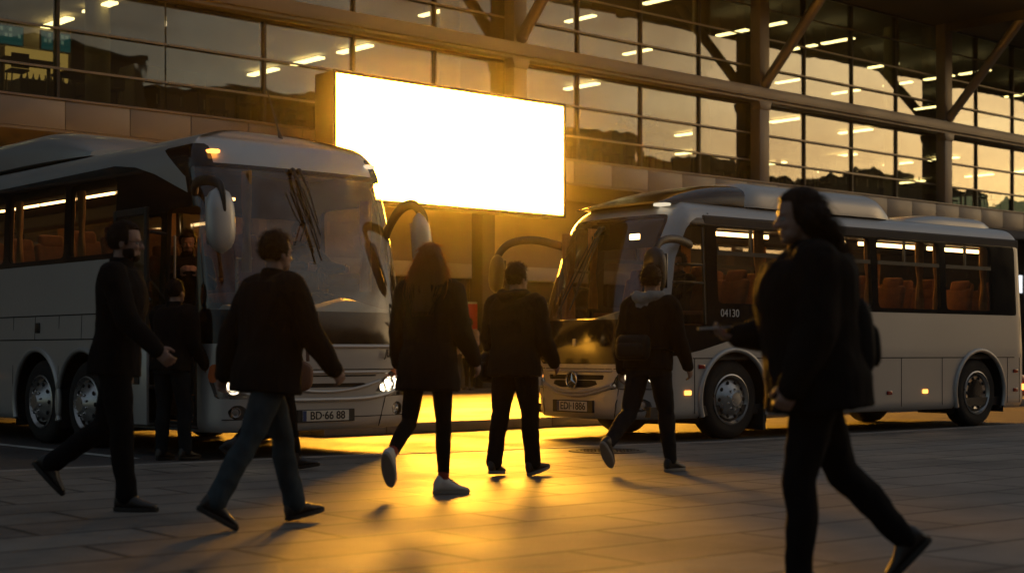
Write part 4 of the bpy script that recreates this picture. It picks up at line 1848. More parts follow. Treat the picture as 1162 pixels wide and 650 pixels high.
for zz, w2, dz in ((.845, .62, 0), (.585, .62, .10), (.545, .66, .13)):
    b.tube([sb.front(y / 24 * w2, zz + dz * (y / 24) ** 2, .006) for y in range(-24, 25)], .020 if zz < .7 else .012, 8)
b.build('grille_bar', M['paint'], cb, smooth=True)
b = MB()
b.tube([sb.front(y / 20 * .70, .875, .001) for y in range(-20, 21)], .005, 6)
for s_ in (-1, 1):
    b.tube([sb.front(s_ * (.70 - .05 * t / 6), .63 - t / 6 * .34, .001) for t in range(7)], .005, 6)
    b.tube([sb.front(s_ * (.60 + .14 * t / 6), .63 + t / 6 * .26, .001) for t in range(7)], .006, 6)
    b.tube([sb.front(s_ * (.60 + .5 * t / 6), .632, .001) for t in range(7)], .006, 6)
b.build('front_seam', M['seam'], cb)
# three-pointed star in a ring on the grille
ec = sb.front(0, .735, .02)
em = frame_matrix(ec, (0, -1, 0), (0, 0, 1))
b = MB()
b.lathe([(.01, 0), (.098, 0), (.098, .012), (.01, .014)], 40, em @ Matrix.Translation((0, 0, -.006)))
emb = b.build('emblem', M['black_gloss'], cb, smooth=True)
b = MB()
b.tube([em @ Vector((.098 * math.cos(2 * PI * k / 40), .098 * math.sin(2 * PI * k / 40), .012)) for k in range(41)], .010, 8)
for k in range(3):
    a = PI / 2 + 2 * PI * k / 3
    u, v = Vector((math.cos(a), math.sin(a), 0)), Vector((-math.sin(a), math.cos(a), 0))
    tip, l, r_, top = u * .094, v * .02, v * -.02, Vector((0, 0, .016))
    z_ = Vector((0, 0, .010))
    for tri in ((l + z_, tip + z_, top + z_), (tip + z_, r_ + z_, top + z_)):
        b.bm.faces.new([b.bm.verts.new(em @ p) for p in tri])
b.build('emblem_star', M['chrome'], emb)
# small badge on the black mask
bc = sb.front(0, 1.19, .004)
b = MB()
b.box(bc.x - .006, bc.x + .01, -.03, .03, 1.15, 1.24, .006)
b.build('badge', M['alloy'], cb)
b = MB()
p = sb.front(-.82, 1.2, .003)
b.box(p.x - .01, p.x + .02, -.86, -.78, 1.18, 1.24, .008)
b.build('side_indicator', M['amber_lens'], cb)
# plate
pf = sb.front(0, .41, 0)
b = MB()
b.box(pf.x - .016, pf.x + .10, -.36, .38, .34, .49, .006)
b.build('plate_holder', M['dark_metal'], cb)
b = MB()
b.box(pf.x - .022, pf.x - .0165, -.27, .29, .355, .475, .003)
npb = b.build('number_plate', M['plate'], cb)
b = MB()
b.box(pf.x - .0245, pf.x - .0225, .245, .288, .357, .473)
b.build('country_band', M['plate_blue'], npb)
text_mesh('lettering', 'EDI\u00b71886', .125, M['black_text'], npb, frame_matrix((pf.x - .0225, -.01, .413), (0, -1, 0), (0, 0, 1)), bold=.002)
# fleet number on the black flank
text_mesh('lettering', '04130', .135, M['white_text'], cb, frame_matrix(sb.side(1.62, 1.555, -1, .004), (1, 0, 0), (0, 0, 1)))
# roof: black scoop, pale pod, rear hump
def roof_pod(name, x0, x1, w0, h0, zb, mat, front=.15, rear=.08, hf=.15, hr=.3, taper=.0):
    b = MB()
    rings = []
    for k in range(25):
        t = k / 24
        e = 1.0
        if t < front:
            e = hf + (1 - hf) * math.sin(PI / 2 * t / front)
        elif t > 1 - rear:
            e = hr + (1 - hr) * math.sin(PI / 2 * (1 - t) / rear)
        x = x0 + (x1 - x0) * t
        ring = []
        for q in range(21):
            a = PI * q / 20
            c_, s_ = math.cos(a), math.sin(a)
            ring.append((x, (w0 - taper * (1 - e)) * abs(c_) ** .5 * (1 if c_ > 0 else -1), zb + h0 * e * s_ ** .55))
        rings.append(ring)
    b.rings(rings)
    return b.build(name, mat, cb, smooth=True, angle=60)


roof_pod('roof_scoop', .72, 2.18, .86, .33, 2.90, M['black_gloss'], front=.98, rear=.005, hf=.08, hr=1, taper=.1)
roof_pod('roof_pod', 2.05, 5.1, .90, .36, 2.92, M['paint'], front=.10, rear=.12, hf=.45, hr=.35, taper=.12)
roof_pod('roof_hump', 5.5, 7.7, .78, .17, 2.92, M['paint'], front=.5, rear=.15, hf=.1, hr=.3, taper=.1)
for yy in (-.72,):
    p = sb.front(yy, 2.62, 0)
    b = MB()
    b.box(p.x + .10, p.x + .22, yy - .10, yy + .10, 2.865, 2.90, .012)
    b.build('roof_marker', M['clear_lamp'], cb, smooth=True)
b = MB()
p = sb.front(-.42, 2.45, -.10)
b.box(p.x, p.x + .04, -.52, -.36, 2.46, 2.53, .01)
b.build('cab_lamp', M['strip'], cb)
for sg in (-1, 1):
    b = MB()
    nv = (0, sg, 0)
    ribbon(b, [sb.side(.95 + 7.3 * k / 14, 1.0, sg, .0005) for k in range(15)], .013, nv, .002)
    for x in (.98, 2.40, 3.7, 5.02, 5.95, 7.55, 7.86):
        ribbon(b, [sb.side(x, .33, sg, .0005), sb.side(x, .7, sg, .0005), sb.side(x, 1.0, sg, .0005)], .012, nv, .002)
    ribbon(b, [sb.side(7.9, 1.0, sg, .0005), sb.side(7.9, 1.6, sg, .0005)], .006, nv, .002)
    b.build('panel_seam', M['seam'], cb)
    for x, z, mt in ((.86, .585, 'amber'), (1.1, .90, 'red_lens'), (2.28, .90, 'red_lens'), (4.75, .52, 'red_lens'), (5.55, .53, 'amber'), (7.75, .52, 'red_lens'), (7.75, .80, 'red_lens')):
        marker(cb, sb.side(x, z, sg, -.002), (0, sg, 0), (.11, .055), M[mt])
    b = MB()
    b.box(7.92, 8.10, sg * 1.02 - .05, sg * 1.02 + .05, .42, .74, .02)
    tl = b.build('tail_lamp', M['red_lens'], cb, smooth=True)
    marker(tl, (7.99, sg * 1.072, .56), (0, sg, 0), (.08, .09), M['amber'], 'lamp')
    for cx_ in WB:
        arch_trim(cb, sb, cx_, .50, .605, sg, M['paint'])
        arch_liner(cb, sb, cx_, .50, .605, sg)
        wheel(cb, cx_, sg * (HB - .20), sg, bulge=.07 if cx_ < 3 else -.09)
    b = MB()
    b.box(cx_ * 0 + 1.68 + .50, 1.68 + .55, sg * .95 - .18, sg * .95 + .18, .10, .36)
    b.build('mud_flap', M['rubber'], cb)
# wipers and mirrors
wiper(cb, sb.front(.12, 2.62, .03), sb.front(.35, 1.75, .03), (sb.front(.1, 2.5, .04), sb.front(.38, 1.55, .04)))
wiper(cb, sb.front(.05, 2.62, .03), sb.front(.12, 1.85, .03), (sb.front(.02, 2.5, .04), sb.front(.14, 1.6, .04)))
mirror(cb, [(.66, .92, 2.44), (.34, 1.14, 2.53), (.14, 1.40, 2.50), (.02, 1.52, 2.34), (-.02, 1.53, 2.12)], [.07, .068, .066, .062, .05],
       (.0, 1.53, 2.10), (.09, .10, .50), Matrix.Rotation(R(6), 4, 'X'), M['black_plastic'])
mirror(cb, [(.95, -1.06, 2.38), (.55, -1.22, 2.42), (.18, -1.34, 2.36), (.03, -1.37, 2.16), (.02, -1.37, 2.0)], [.07, .065, .06, .058, .045],
       (.06, -1.37, 2.02), (.10, .15, .56), Matrix.Identity(4), M['black_plastic'])
# inside
b = MB()
b.box(0.9, 8.0, -1.04, 1.04, .98, 1.04)
b.box(.35, .9, -1.02, 1.02, .86, .92)
b.build('cabin_floor', M['lining'], cb)
b = MB()
b.box(1.2, 7.95, -.9, .9, 2.76, 2.79)
for sg in (-1, 1):
    b.box(1.2, 7.95, sg * .90 - .14, sg * .90 + .14, 2.62, 2.76, .03)
b.build('cabin_ceiling', M['lining'], cb)
b = MB()
b.box(.3, 7.95, -1.05, 1.05, .30, .42)
b.build('underside', M['dark_metal'], cb)
b = MB()
b.box(1.30, 1.34, -1.0, 1.0, 2.42, 2.79, .01)  # added cross panel, keeps ceiling lights from showing through the windscreen
b.build('light_baffle', M['lining'], cb)
for sg in (-1,):
    for x in (1.4, 2.95, 4.5, 6.05):
        b = MB()
        b.box(x + .05, x + (1.15 if sg > 0 else 1.3), sg * .75 - .012, sg * .75 + .012, 2.545, 2.595)
        b.build('ceiling_light', M['strip'], cb)
for x in (1.75, 2.55, 3.35, 4.15, 4.95, 5.75, 6.55, 7.25):
    for yy in (.72, .30, -.30, -.72):
        link_mesh('seat', SEAT, cb).location = (x, yy, .92 if x > 1 else .9)
for x in (2.28, 2.93, 4.49, 5.62, 6.03, 7.15):
    curtain(cb, x, -.97, 1.66, 2.62, .17)
    curtain(cb, x, .97, 1.66, 2.62, .17)
curtain(cb, .62, .80, 1.5, 2.6, .22)
curtain(cb, .46, .15, 1.62, 2.62, .14)
b = MB()
rings = []
for k in range(17):
    y = -.98 + 1.96 * k / 16
    fx = sb.front(y, 1.47, -.06).x
    hump = .10 * math.exp(-((y + .5) / .3) ** 2)
    rings.append([(fx + .02, y, 1.2), (fx + .02, y, 1.45), (fx + .12, y, 1.48 + hump * .8), (fx + .30, y, 1.50 + hump), (fx + .40, y, 1.44 + hump), (fx + .42, y, 1.15)])
b.rings(rings)
b.build('dashboard', M['cream'], cb, smooth=True, angle=60)
steering_wheel(cb, (.74, -.52, 1.56), R(-30))
link_mesh('driver_seat', SEAT, cb).location = (1.30, -.52, .96)
link_mesh('guide_seat', SEAT, cb).location = (1.2, .5, .96)
# ------------------------------------------------------------------ people
M['skin'] = pmat('skin', (0.27, 0.15, 0.105), 0.5, 0, 0.12, 20, bump=0.1, bscale=200)
M['hair_dark'] = pmat('dark_hair', (0.025, 0.015, 0.010), 0.5, 0, 0.4, 30, stretch=(1, 1, .15), bump=.4, bscale=60)
M['hair_brown'] = pmat('brown_hair', (0.035, 0.017, 0.009), 0.5, 0, 0.4, 30, stretch=(1, 1, .15), bump=.4, bscale=60)
M['jacket'] = pmat('black_jacket', (0.0065, 0.006, 0.006), 0.9, 0, 0.25, 10, bump=.3, bscale=90)
M['coat'] = pmat('black_coat', (0.006, 0.006, 0.0065), 0.9, 0, 0.25, 10, bump=.3, bscale=120)
M['trousers'] = pmat('dark_trousers', (0.006, 0.006, 0.007), 0.9, 0, 0.25, 10, bump=.3, bscale=120)
M['jeans'] = pmat('blue_jeans', (0.034, 0.048, 0.056), 0.85, 0, 0.45, 5, bump=.3, bscale=200, stretch=(1, 1, .4))
M['jeans_dark'] = pmat('dark_jeans', (0.010, 0.014, 0.018), 0.85, 0, 0.4, 5, bump=.3, bscale=200, stretch=(1, 1, .4))
M['shoe'] = pmat('dark_shoe', (0.018, 0.014, 0.012), 0.45, 0, 0.25, 12)
M['shoe_white'] = pmat('white_shoe', (0.58, 0.54, 0.48), 0.55, 0, 0.08, 12)
M['sole'] = pmat('pale_sole', (0.24, 0.22, 0.19), 0.7, 0, 0.12, 12)
M['sole_dark'] = pmat('dark_sole', (0.02, 0.018, 0.016), 0.8, 0, 0.12, 12)
M['hood'] = pmat('grey_hood', (0.25, 0.235, 0.21), 0.9, 0, 0.15, 12, bump=.3, bscale=120)
M['red_sock'] = pmat('red_sock', (0.25, 0.04, 0.02), 0.9, 0, 0.15, 12)
M['brown_leather'] = pmat('brown_leather', (0.12, 0.045, 0.022), 0.5, 0, 0.25, 8, bump=.3, bscale=80)
M['bag_black'] = pmat('black_bag', (0.014, 0.014, 0.013), 0.6, 0, 0.25, 8, bump=.2, bscale=120)
M['eye'] = pmat('eye', (0.25, 0.22, 0.2), 0.2, 0, 0.1)
M['shirt'] = pmat('patterned_shirt', (0.30, 0.22, 0.16), 0.85, 0, 0.6, 14)


def folds(seed, amp=0.007, sc=7.0):
    o = Vector((seed * 3.1, seed * 1.7, seed * .9))

    def f(p):
        q = Vector((p.x * sc, p.y * sc, p.z * sc * .7)) + o
        a = noise.noise(q)
        b = noise.noise(q * 2.3 + Vector((5, 1, 2)))
        return amp * ((1 - abs(a)) * 1.3 - .75) + amp * .4 * b
    return f


def ellring(c, rx, ry, n=20, e=2.3, M_=None):
    out = []
    for k in range(n):
        a = 2 * PI * k / n
        ca_, sa_ = math.cos(a), math.sin(a)
        p = Vector((c[0] + rx * abs(ca_) ** (2 / e) * (1 if ca_ > 0 else -1), c[1] + ry * abs(sa_) ** (2 / e) * (1 if sa_ > 0 else -1), c[2]))
        out.append(M_ @ p if M_ is not None else p)
    return out


class Figure:
    """Joint positions of a posed adult, 1.78 m before scaling, facing +x, left at +y."""

    def __init__(s, pose, female=False):
        g = pose.get
        s.pose, s.female = pose, female
        lean = R(g('lean', 3))
        twist = R(g('twist', 0))
        s.hipz = .93
        hw = .095
        pel = Vector((0, 0, s.hipz))
        T = Matrix.Translation(pel) @ Matrix.Rotation(twist, 4, 'Z') @ Matrix.Rotation(lean, 4, 'Y') @ Matrix.Translation(-pel)
        s.T = T
        sw = .175 if female else .195
        s.leg, s.arm = {}, {}
        for nm, sg in (('L', 1), ('R', -1)):
            hip = Vector((0, sg * hw, s.hipz - .02))
            a = R(g('thigh' + nm, 0))
            k = R(g('knee' + nm, 3))
            out = math.tan(R(g('out' + nm, 2))) * sg
            d = Vector((math.sin(a), out, -math.cos(a))).normalized()
            knee = hip + d * .43
            a2 = a - k
            d2 = Vector((math.sin(a2), out * .3, -math.cos(a2))).normalized()
            ank = knee + d2 * .42
            fp = R(g('foot' + nm, 0))
            fo = R(g('toe' + nm, 6)) * sg
            fd = Vector((math.cos(fp) * math.cos(fo), math.cos(fp) * math.sin(fo), -math.sin(fp)))
            s.leg[nm] = (hip, knee, ank, fd)
            sh = T @ Vector((-.01, sg * sw, 1.435))
            b = R(g('arm' + nm, 0))
            ab = R(g('ab' + nm, 8)) * sg
            e = R(g('elb' + nm, 12))
            inn = R(g('in' + nm, 0)) * sg
            Tr = T.to_3x3()
            ud = Tr @ Vector((math.sin(b) * math.cos(ab), math.sin(ab), -math.cos(b) * math.cos(ab)))
            el = sh + ud * .295
            fdv = Tr @ Vector((math.sin(b + e) * math.cos(ab * .4 - inn), math.sin(ab * .4 - inn), -math.cos(b + e) * math.cos(ab * .4 - inn)))
            wr = el + fdv * .255
            s.arm[nm] = (sh, el, wr, fdv)
        # drop so that the lowest sole touches the ground
        low = 1e9
        for nm in 'LR':
            hip, knee, ank, fd = s.leg[nm]
            up = Vector((-fd.z, 0, 1)) if abs(fd.z) < .99 else Vector((1, 0, 0))
            upv = (up - fd * up.dot(fd)).normalized()
            for t in (-.07, .09, .19):
                low = min(low, (ank + fd * t - upv * .085).z)
        s.drop = low if not pose.get('seated') else 0.0
        pv = T @ Vector((-.012, 0, 1.54))
        s.HT = Matrix.Translation(pv) @ Matrix.Rotation(twist + R(g('yaw', 0)), 4, 'Z') @ Matrix.Rotation(R(g('nod', 2)), 4, 'Y') @ Matrix.Translation(-Vector((-.012, 0, 1.54)))

    def torso(s, b, grow=0.0, z0=.80, z1=1.52, flare=0.0, hem=None):
        F = s.female
        prof = [(.78, .10, .10, -.01), (.86, .165, .115, -.015), (.95, .168 if not F else .172, .115, -.015), (1.06, .148 if not F else .135, .102, 0),
                (1.16, .150 if not F else .135, .104, .005), (1.28, .172 if not F else .152, .118, .01), (1.38, .182 if not F else .162, .112, 0),
                (1.44, .165 if not F else .148, .092, -.01), (1.49, .098, .075, -.015), (1.53, .062, .062, -.012)]
        rings = []
        zz = z0
        while zz <= z1 + 1e-6:
            for i in range(len(prof) - 1):
                if prof[i][0] <= zz <= prof[i + 1][0] + 1e-9:
                    break
            else:
                i = 0 if zz < prof[0][0] else len(prof) - 2
            t = max(0, min(1, (zz - prof[i][0]) / (prof[i + 1][0] - prof[i][0])))
            wy = prof[i][1] + (prof[i + 1][1] - prof[i][1]) * t + grow
            wx = prof[i][2] + (prof[i + 1][2] - prof[i][2]) * t + grow
            xo = prof[i][3] + (prof[i + 1][3] - prof[i][3]) * t
            if zz < .95 and grow:
                wy, wx = max(wy, .168 + grow + flare * (.95 - zz)), max(wx, .115 + grow + flare * (.95 - zz))
            rings.append(ellring((xo, 0, zz), wx, wy, 24, 2.4, s.T))
            zz += .035
        b.rings(rings)

    def hand(s, b, nm, scale=1.0):
        sg = 1 if nm == 'L' else -1
        sh, el, wr, d = s.arm[nm]
        curl = s.pose.get('curl' + nm, 22)
        Tr = s.T.to_3x3()
        n = Tr @ Vector((0, -sg, 0))
        if s.pose.get('palm' + nm) == 'up':
            n = Vector((0, 0, 1))
        if s.pose.get('palm' + nm) == 'down':
            n = Vector((0, 0, -1))
        n = (n - d * n.dot(d)).normalized()
        w = n.cross(d).normalized()
        fwd = Vector((1, 0, 0)) if s.pose.get('palm' + nm) is None else Vector((0, -sg, 0))
        if s.pose.get('palm' + nm) in ('up',):
            fwd = Vector((0, sg, 0))
        if w.dot(Tr @ fwd) < 0:
            w = -w
        rings = []
        for t, hw_, th in ((-.02, .026, .022), (.0, .030, .020), (.03, .038, .018), (.06, .042, .016), (.088, .040, .014), (.098, .034, .010)):
            c = wr + d * t
            rings.append([c + w * (hw_ * math.cos(2 * PI * k / 16)) + n * (th * math.sin(2 * PI * k / 16)) for k in range(16)])
        b.rings(rings)
        for off, ln in ((.030, .072), (.010, .082), (-.011, .077), (-.030, .060)):
            p = wr + d * .082 + w * off
            pts = [p]
            a = 0.0
            for seg, cu in ((.45, 1.0), (.30, 1.5), (.25, 1.0)):
                a += R(curl * cu)
                p = p + (d * math.cos(a) + n * math.sin(a)) * ln * seg * 1.05 + w * off * .05
                pts.append(p)
            b.tube([wr + d * .05 + w * off * .85] + pts, [.0105, .0105, .0098, .009, .0075], 8, capround=True)
        p = wr + d * .022 + w * .028
        dt_ = (d * .65 + w * .62 + n * .35).normalized()
        p1 = p + dt_ * .042
        p2 = p1 + (d * .85 + w * .2 + n * .4).normalized() * .036
        b.tube([wr + d * .01 + w * .01, p, p1, p2], [.014, .0145, .012, .009], 8, capround=True)
        s.grip = getattr(s, 'grip', {})
        s.grip[nm] = (wr + d * .075 + n * .03, d, n, w)

    def head(s, b):
        H = s.HT

        def E(c, r, seg=20):
            b.ball(c, r, H, seg, 14)
        E((-.004, 0, 1.682), (.099, .078, .098))
        E((.030, 0, 1.630), (.066, .064, .095))
        E((.045, 0, 1.590), (.050, .052, .055))
        E((.072, 0, 1.563), (.022, .026, .020))
        E((.040, .040, 1.585), (.040, .018, .030))
        E((.040, -.040, 1.585), (.040, .018, .030))
        E((.082, 0, 1.678), (.016, .050, .012))
        b.tube([H @ Vector((.088, 0, 1.668)), H @ Vector((.106, 0, 1.640)), H @ Vector((.113, 0, 1.628))], [.010, .013, .013], 8, capround=True)
        E((.104, .012, 1.624), (.010, .009, .008), 10)
        E((.104, -.012, 1.624), (.010, .009, .008), 10)
        E((.091, 0, 1.599), (.011, .024, .007), 12)
        E((.089, 0, 1.587), (.011, .021, .008), 12)
        for sg in (1, -1):
            E((.072, sg * .036, 1.628), (.022, .018, .020), 10)
            E((-.006, sg * .079, 1.640), (.020, .009, .032), 12)
        b.tube([s.T @ Vector((-.022, 0, 1.46)), s.T @ Vector((-.014, 0, 1.53)), H @ Vector((-.008, 0, 1.60))], [.062, .055, .054], 14, capround=True)


def limb(b, pts, rads, n=14):
    b.tube(catmull(pts, 5) if len(pts) > 2 else pts, rads, n, capround=True)


def shoe(root, f, nm, mat, solem, boot=False, sneaker=False):
    hip, knee, ank, fd = f.leg[nm]
    up = Vector((0, 0, 1)) if abs(fd.z) < .95 else Vector((1, 0, 0))
    u = (up - fd * up.dot(fd)).normalized()
    sd_ = fd.cross(u)
    # sole outline loft along the foot
    def ring(t, w_, hb, ht):
        c = ank + fd * t
        return [c + sd_ * (w_ * math.cos(2 * PI * k / 16)) + u * (hb + (ht - hb) * (.5 + .5 * math.sin(2 * PI * k / 16))) for k in range(16)]
    b = MB()
    b.rings([ring(t, w_, -.068, h_) for t, w_, h_ in ((-.078, .012, -.03), (-.070, .030, .02), (-.045, .038, .055), (0, .042, .06), (.05, .044, .02), (.10, .048, -.012), (.15, .046, -.028), (.185, .034, -.04), (.198, .014, -.055))])
    b.tube([ank + u * .0 - fd * .005, ank - (ank - knee).normalized() * (.12 if boot else (.012 if sneaker else .05))], [.046, .043], 14, capround=True)
    o = b.remeshed('shoe', mat, root, .008, 3)
    b = MB()
    rg = []
    for z_, g_ in ((-.086, -.004), (-.080, .002), (-.058, .003)):
        r_ = []
        for k in range(36):
            a = 2 * PI * k / 36
            t = .060 + .142 * math.cos(a)
            w_ = (.047 if math.cos(a) > -.2 else .042) + g_
            r_.append(ank + fd * (t + g_ * math.cos(a)) + sd_ * (w_ * abs(math.sin(a)) ** .8 * (1 if math.sin(a) > 0 else -1)) + u * z_)
        rg.append(r_)
    b.rings(rg)
    b.build('sole', solem, o, smooth=True)
    if sneaker:
        b = MB()
        for t, hh, w_ in ((.045, .030, .030), (.065, .016, .032), (.085, .003, .033), (.105, -.010, .034)):
            b.tube([ank + fd * t + sd_ * (w_ * q) + u * (hh - .016 * q * q) for q in (-1, -.5, 0, .5, 1)], .004, 6)
        b.build('laces', M['sole'], o, smooth=True)
    return o


def add_strands(o, strands, r):
    """Fine loose strands joined into the hair mesh so its outline is broken up."""
    bm = bmesh.new()
    bm.from_mesh(o.data)
    for pts in strands:
        prev = None
        n = len(pts)
        for i, p in enumerate(pts):
            t = (pts[min(i + 1, n - 1)] - pts[max(i - 1, 0)]).normalized()
            u = t.orthogonal().normalized()
            v = t.cross(u)
            q = r * (1 - .8 * i / (n - 1))
            ring = [bm.verts.new(p + u * (q * math.cos(a)) + v * (q * math.sin(a))) for a in (0, 2.1, 4.2)]
            if prev:
                for k in range(3):
                    f = bm.faces.new((prev[k], prev[(k + 1) % 3], ring[(k + 1) % 3], ring[k]))
                    f.smooth = True
            prev = ring
    bm.to_mesh(o.data)
    bm.free()
    return o


def hair_short(root, f, mat, length=.012, seed=1, beard=False, fringe=1.74):
    b = MB()
    H = f.HT
    g = bmesh.ops.create_uvsphere(b.bm, u_segments=36, v_segments=26, radius=1.0)
    for v in g['verts']:
        n_ = noise.noise(v.co * 6 + Vector((seed, 0, 0)))
        n2 = noise.noise(v.co * 17 + Vector((seed, 3, 0)))
        k = 1 + (length / .09) + .05 * n_ * (length / .012) ** .5 + .03 * n2
        p = Vector((v.co.x * .099, v.co.y * .078, v.co.z * .099)) * k + Vector((-.006, 0, 1.685))
        face = p.x > .035 and p.z < fringe
        neck = p.z < 1.60
        side = p.z < 1.63 and p.x > -.02
        if face or neck or side:
            p = Vector((v.co.x * .082, v.co.y * .066, v.co.z * .085)) + Vector((-.006, 0, 1.685))
        v.co = H @ p
    if beard:
        for sg in (-1, 1):
            b.ball((.035, sg * .050, 1.590), (.042, .016, .042), H, 14, 10)
        b.ball((.070, 0, 1.566), (.032, .040, .030), H, 14, 10)
        b.ball((.096, 0, 1.608), (.008, .026, .006), H, 12, 8)
    o = b.remeshed('hair', mat, root, .007, 2)
    rr_ = random.Random(seed)
    st = []
    while len(st) < 520:
        d = Vector((rr_.gauss(0, 1), rr_.gauss(0, 1), rr_.gauss(0.25, 1))).normalized()
        p = Vector((d.x * .100, d.y * .080, d.z * .100)) * (1 + length / .13) + Vector((-.006, 0, 1.685))
        if (p.x > .04 and p.z < fringe) or p.z < 1.61 or (p.z < 1.64 and p.x > -.02):
            continue
        lie = Vector((rr_.gauss(-.3, .5), rr_.gauss(0, .5), rr_.gauss(-.3, .5)))
        e = (d * .6 + lie * .8).normalized() * (length * 1.3 + .010)
        st.append([H @ (p - d * .006), H @ (p + e * .55 + d * .003), H @ (p + e)])
    return add_strands(o, st, .0016)


def hair_long(root, f, mat, drop=.34, vol=1.0, seed=2, fringe=1.735):
    b = MB()
    H = f.HT
    g = bmesh.ops.create_uvsphere(b.bm, u_segments=36, v_segments=26, radius=1.0)
    for v in g['verts']:
        n_ = noise.noise(v.co * 5 + Vector((seed, 0, 0)))
        p = Vector((v.co.x * .108, v.co.y * .091, v.co.z * .105)) * (1 + .06 * n_) * (1 + .06 * (vol - 1)) + Vector((-.010, 0, 1.688))
        if p.x > .045 and p.z < fringe:
            p = Vector((v.co.x * .082, v.co.y * .066, v.co.z * .085)) + Vector((-.006, 0, 1.685))
        v.co = H @ p
    rings = []
    n = 14
    for k in range(n + 1):
        t = k / n
        z = 1.70 - drop * t
        wy = (.092 + .050 * math.sin(PI * min(1, t * 1.25))) * vol * (1 - .35 * max(0, t - .75) / .25)
        wx = (.080 + .012 * math.sin(PI * t)) * vol * (1 - .45 * t)
        cx_ = -.028 - .035 * t - .085 * max(0, t - .30) / .7
        ring = []
        for q in range(40):
            a = 2 * PI * q / 40
            wob = 1 + .10 * noise.noise(Vector((math.cos(a) * 3, math.sin(a) * 3, z * 5 + seed))) + .06 * noise.noise(Vector((math.cos(a) * 9, math.sin(a) * 9, z * 4 + seed)))
            p = Vector((cx_ + wx * math.cos(a) * wob, wy * math.sin(a) * wob, z))
            if p.x > .01 and t < .45:
                p.x = .01 + (p.x - .01) * .3
            ring.append(H @ p if t < .5 else (H @ p).lerp(f.T @ p, min(1, (t - .5) * 1.2)))
        rings.append(ring)
    b.rings(rings)
    o = b.remeshed('hair', mat, root, .007, 2)
    rr_ = random.Random(seed)
    st = []
    for k in range(520):
        a = rr_.uniform(.55, 2 * PI - .55)
        t0 = rr_.uniform(-.02, .72)
        ln = rr_.uniform(.25, .6)
        sp = rr_.gauss(.03, .04)
        ph = rr_.uniform(0, 6)
        pts = []
        for q in range(6):
            t = min(1.08, t0 + ln * q / 5)
            z = 1.70 - drop * t
            wy = (.094 + .054 * math.sin(PI * min(1, max(0, t) * 1.25))) * vol * (1 - .3 * max(0, t - .75) / .25)
            wx = (.082 + .012 * math.sin(PI * max(0, t))) * vol * (1 - .45 * t)
            e = .97 + sp * q + .025 * math.sin(ph + q * 1.7)
            p = Vector((min(.025, -.028 - .035 * t - .085 * max(0, t - .30) / .7 + wx * math.cos(a) * e), wy * math.sin(a) * e, z))
            pts.append(H @ p if t < .5 else (H @ p).lerp(f.T @ p, min(1, (t - .5) * 1.2)))
        st.append(pts)
    for k in range(220):                    # crown
        d = Vector((rr_.gauss(-.2, .8), rr_.gauss(0, 1), abs(rr_.gauss(.5, .6)))).normalized()
        p = Vector((d.x * .108, d.y * .092, d.z * .106)) * (1 + .05 * (vol - 1)) + Vector((-.010, 0, 1.688))
        if p.x > .04 and p.z < fringe:
            continue
        down = (Vector((0, 0, -1)) - d * d.dot(Vector((0, 0, -1)))) + Vector((rr_.gauss(-.1, .3), rr_.gauss(0, .3), 0))
        st.append([H @ (p - d * .006), H @ (p + down * .03 + d * .007), H @ (p + down * .07 + d * rr_.uniform(0, .016))])
    return add_strands(o, st, .0019)


for k in ('hair_dark', 'hair_brown'):
    nt_ = M[k].node_tree
    pb_ = [n for n in nt_.nodes if n.type == 'BSDF_PRINCIPLED'][0]
    ot_ = [n for n in nt_.nodes if n.type == 'OUTPUT_MATERIAL'][0]
    tr_ = nt_.nodes.new('ShaderNodeBsdfTranslucent')
    tr_.inputs[0].default_value = (.75, .36, .12, 1) if k == 'hair_brown' else (.10, .05, .025, 1)
    mx_ = nt_.nodes.new('ShaderNodeMixShader')
    mx_.inputs[0].default_value = .5 if k == 'hair_brown' else .3
    nt_.links.new(pb_.outputs[0], mx_.inputs[1])
    nt_.links.new(tr_.outputs[0], mx_.inputs[2])
    nt_.links.new(mx_.outputs[0], ot_.inputs[0])


def cloth_spec():
    for k in ('jacket', 'coat', 'trousers', 'jeans', 'jeans_dark', 'hood', 'bag_black', 'hair_dark'):
        for nd in M[k].node_tree.nodes:
            if nd.type == 'BSDF_PRINCIPLED':
                nd.inputs['Specular IOR Level'].default_value = 0.12


cloth_spec()


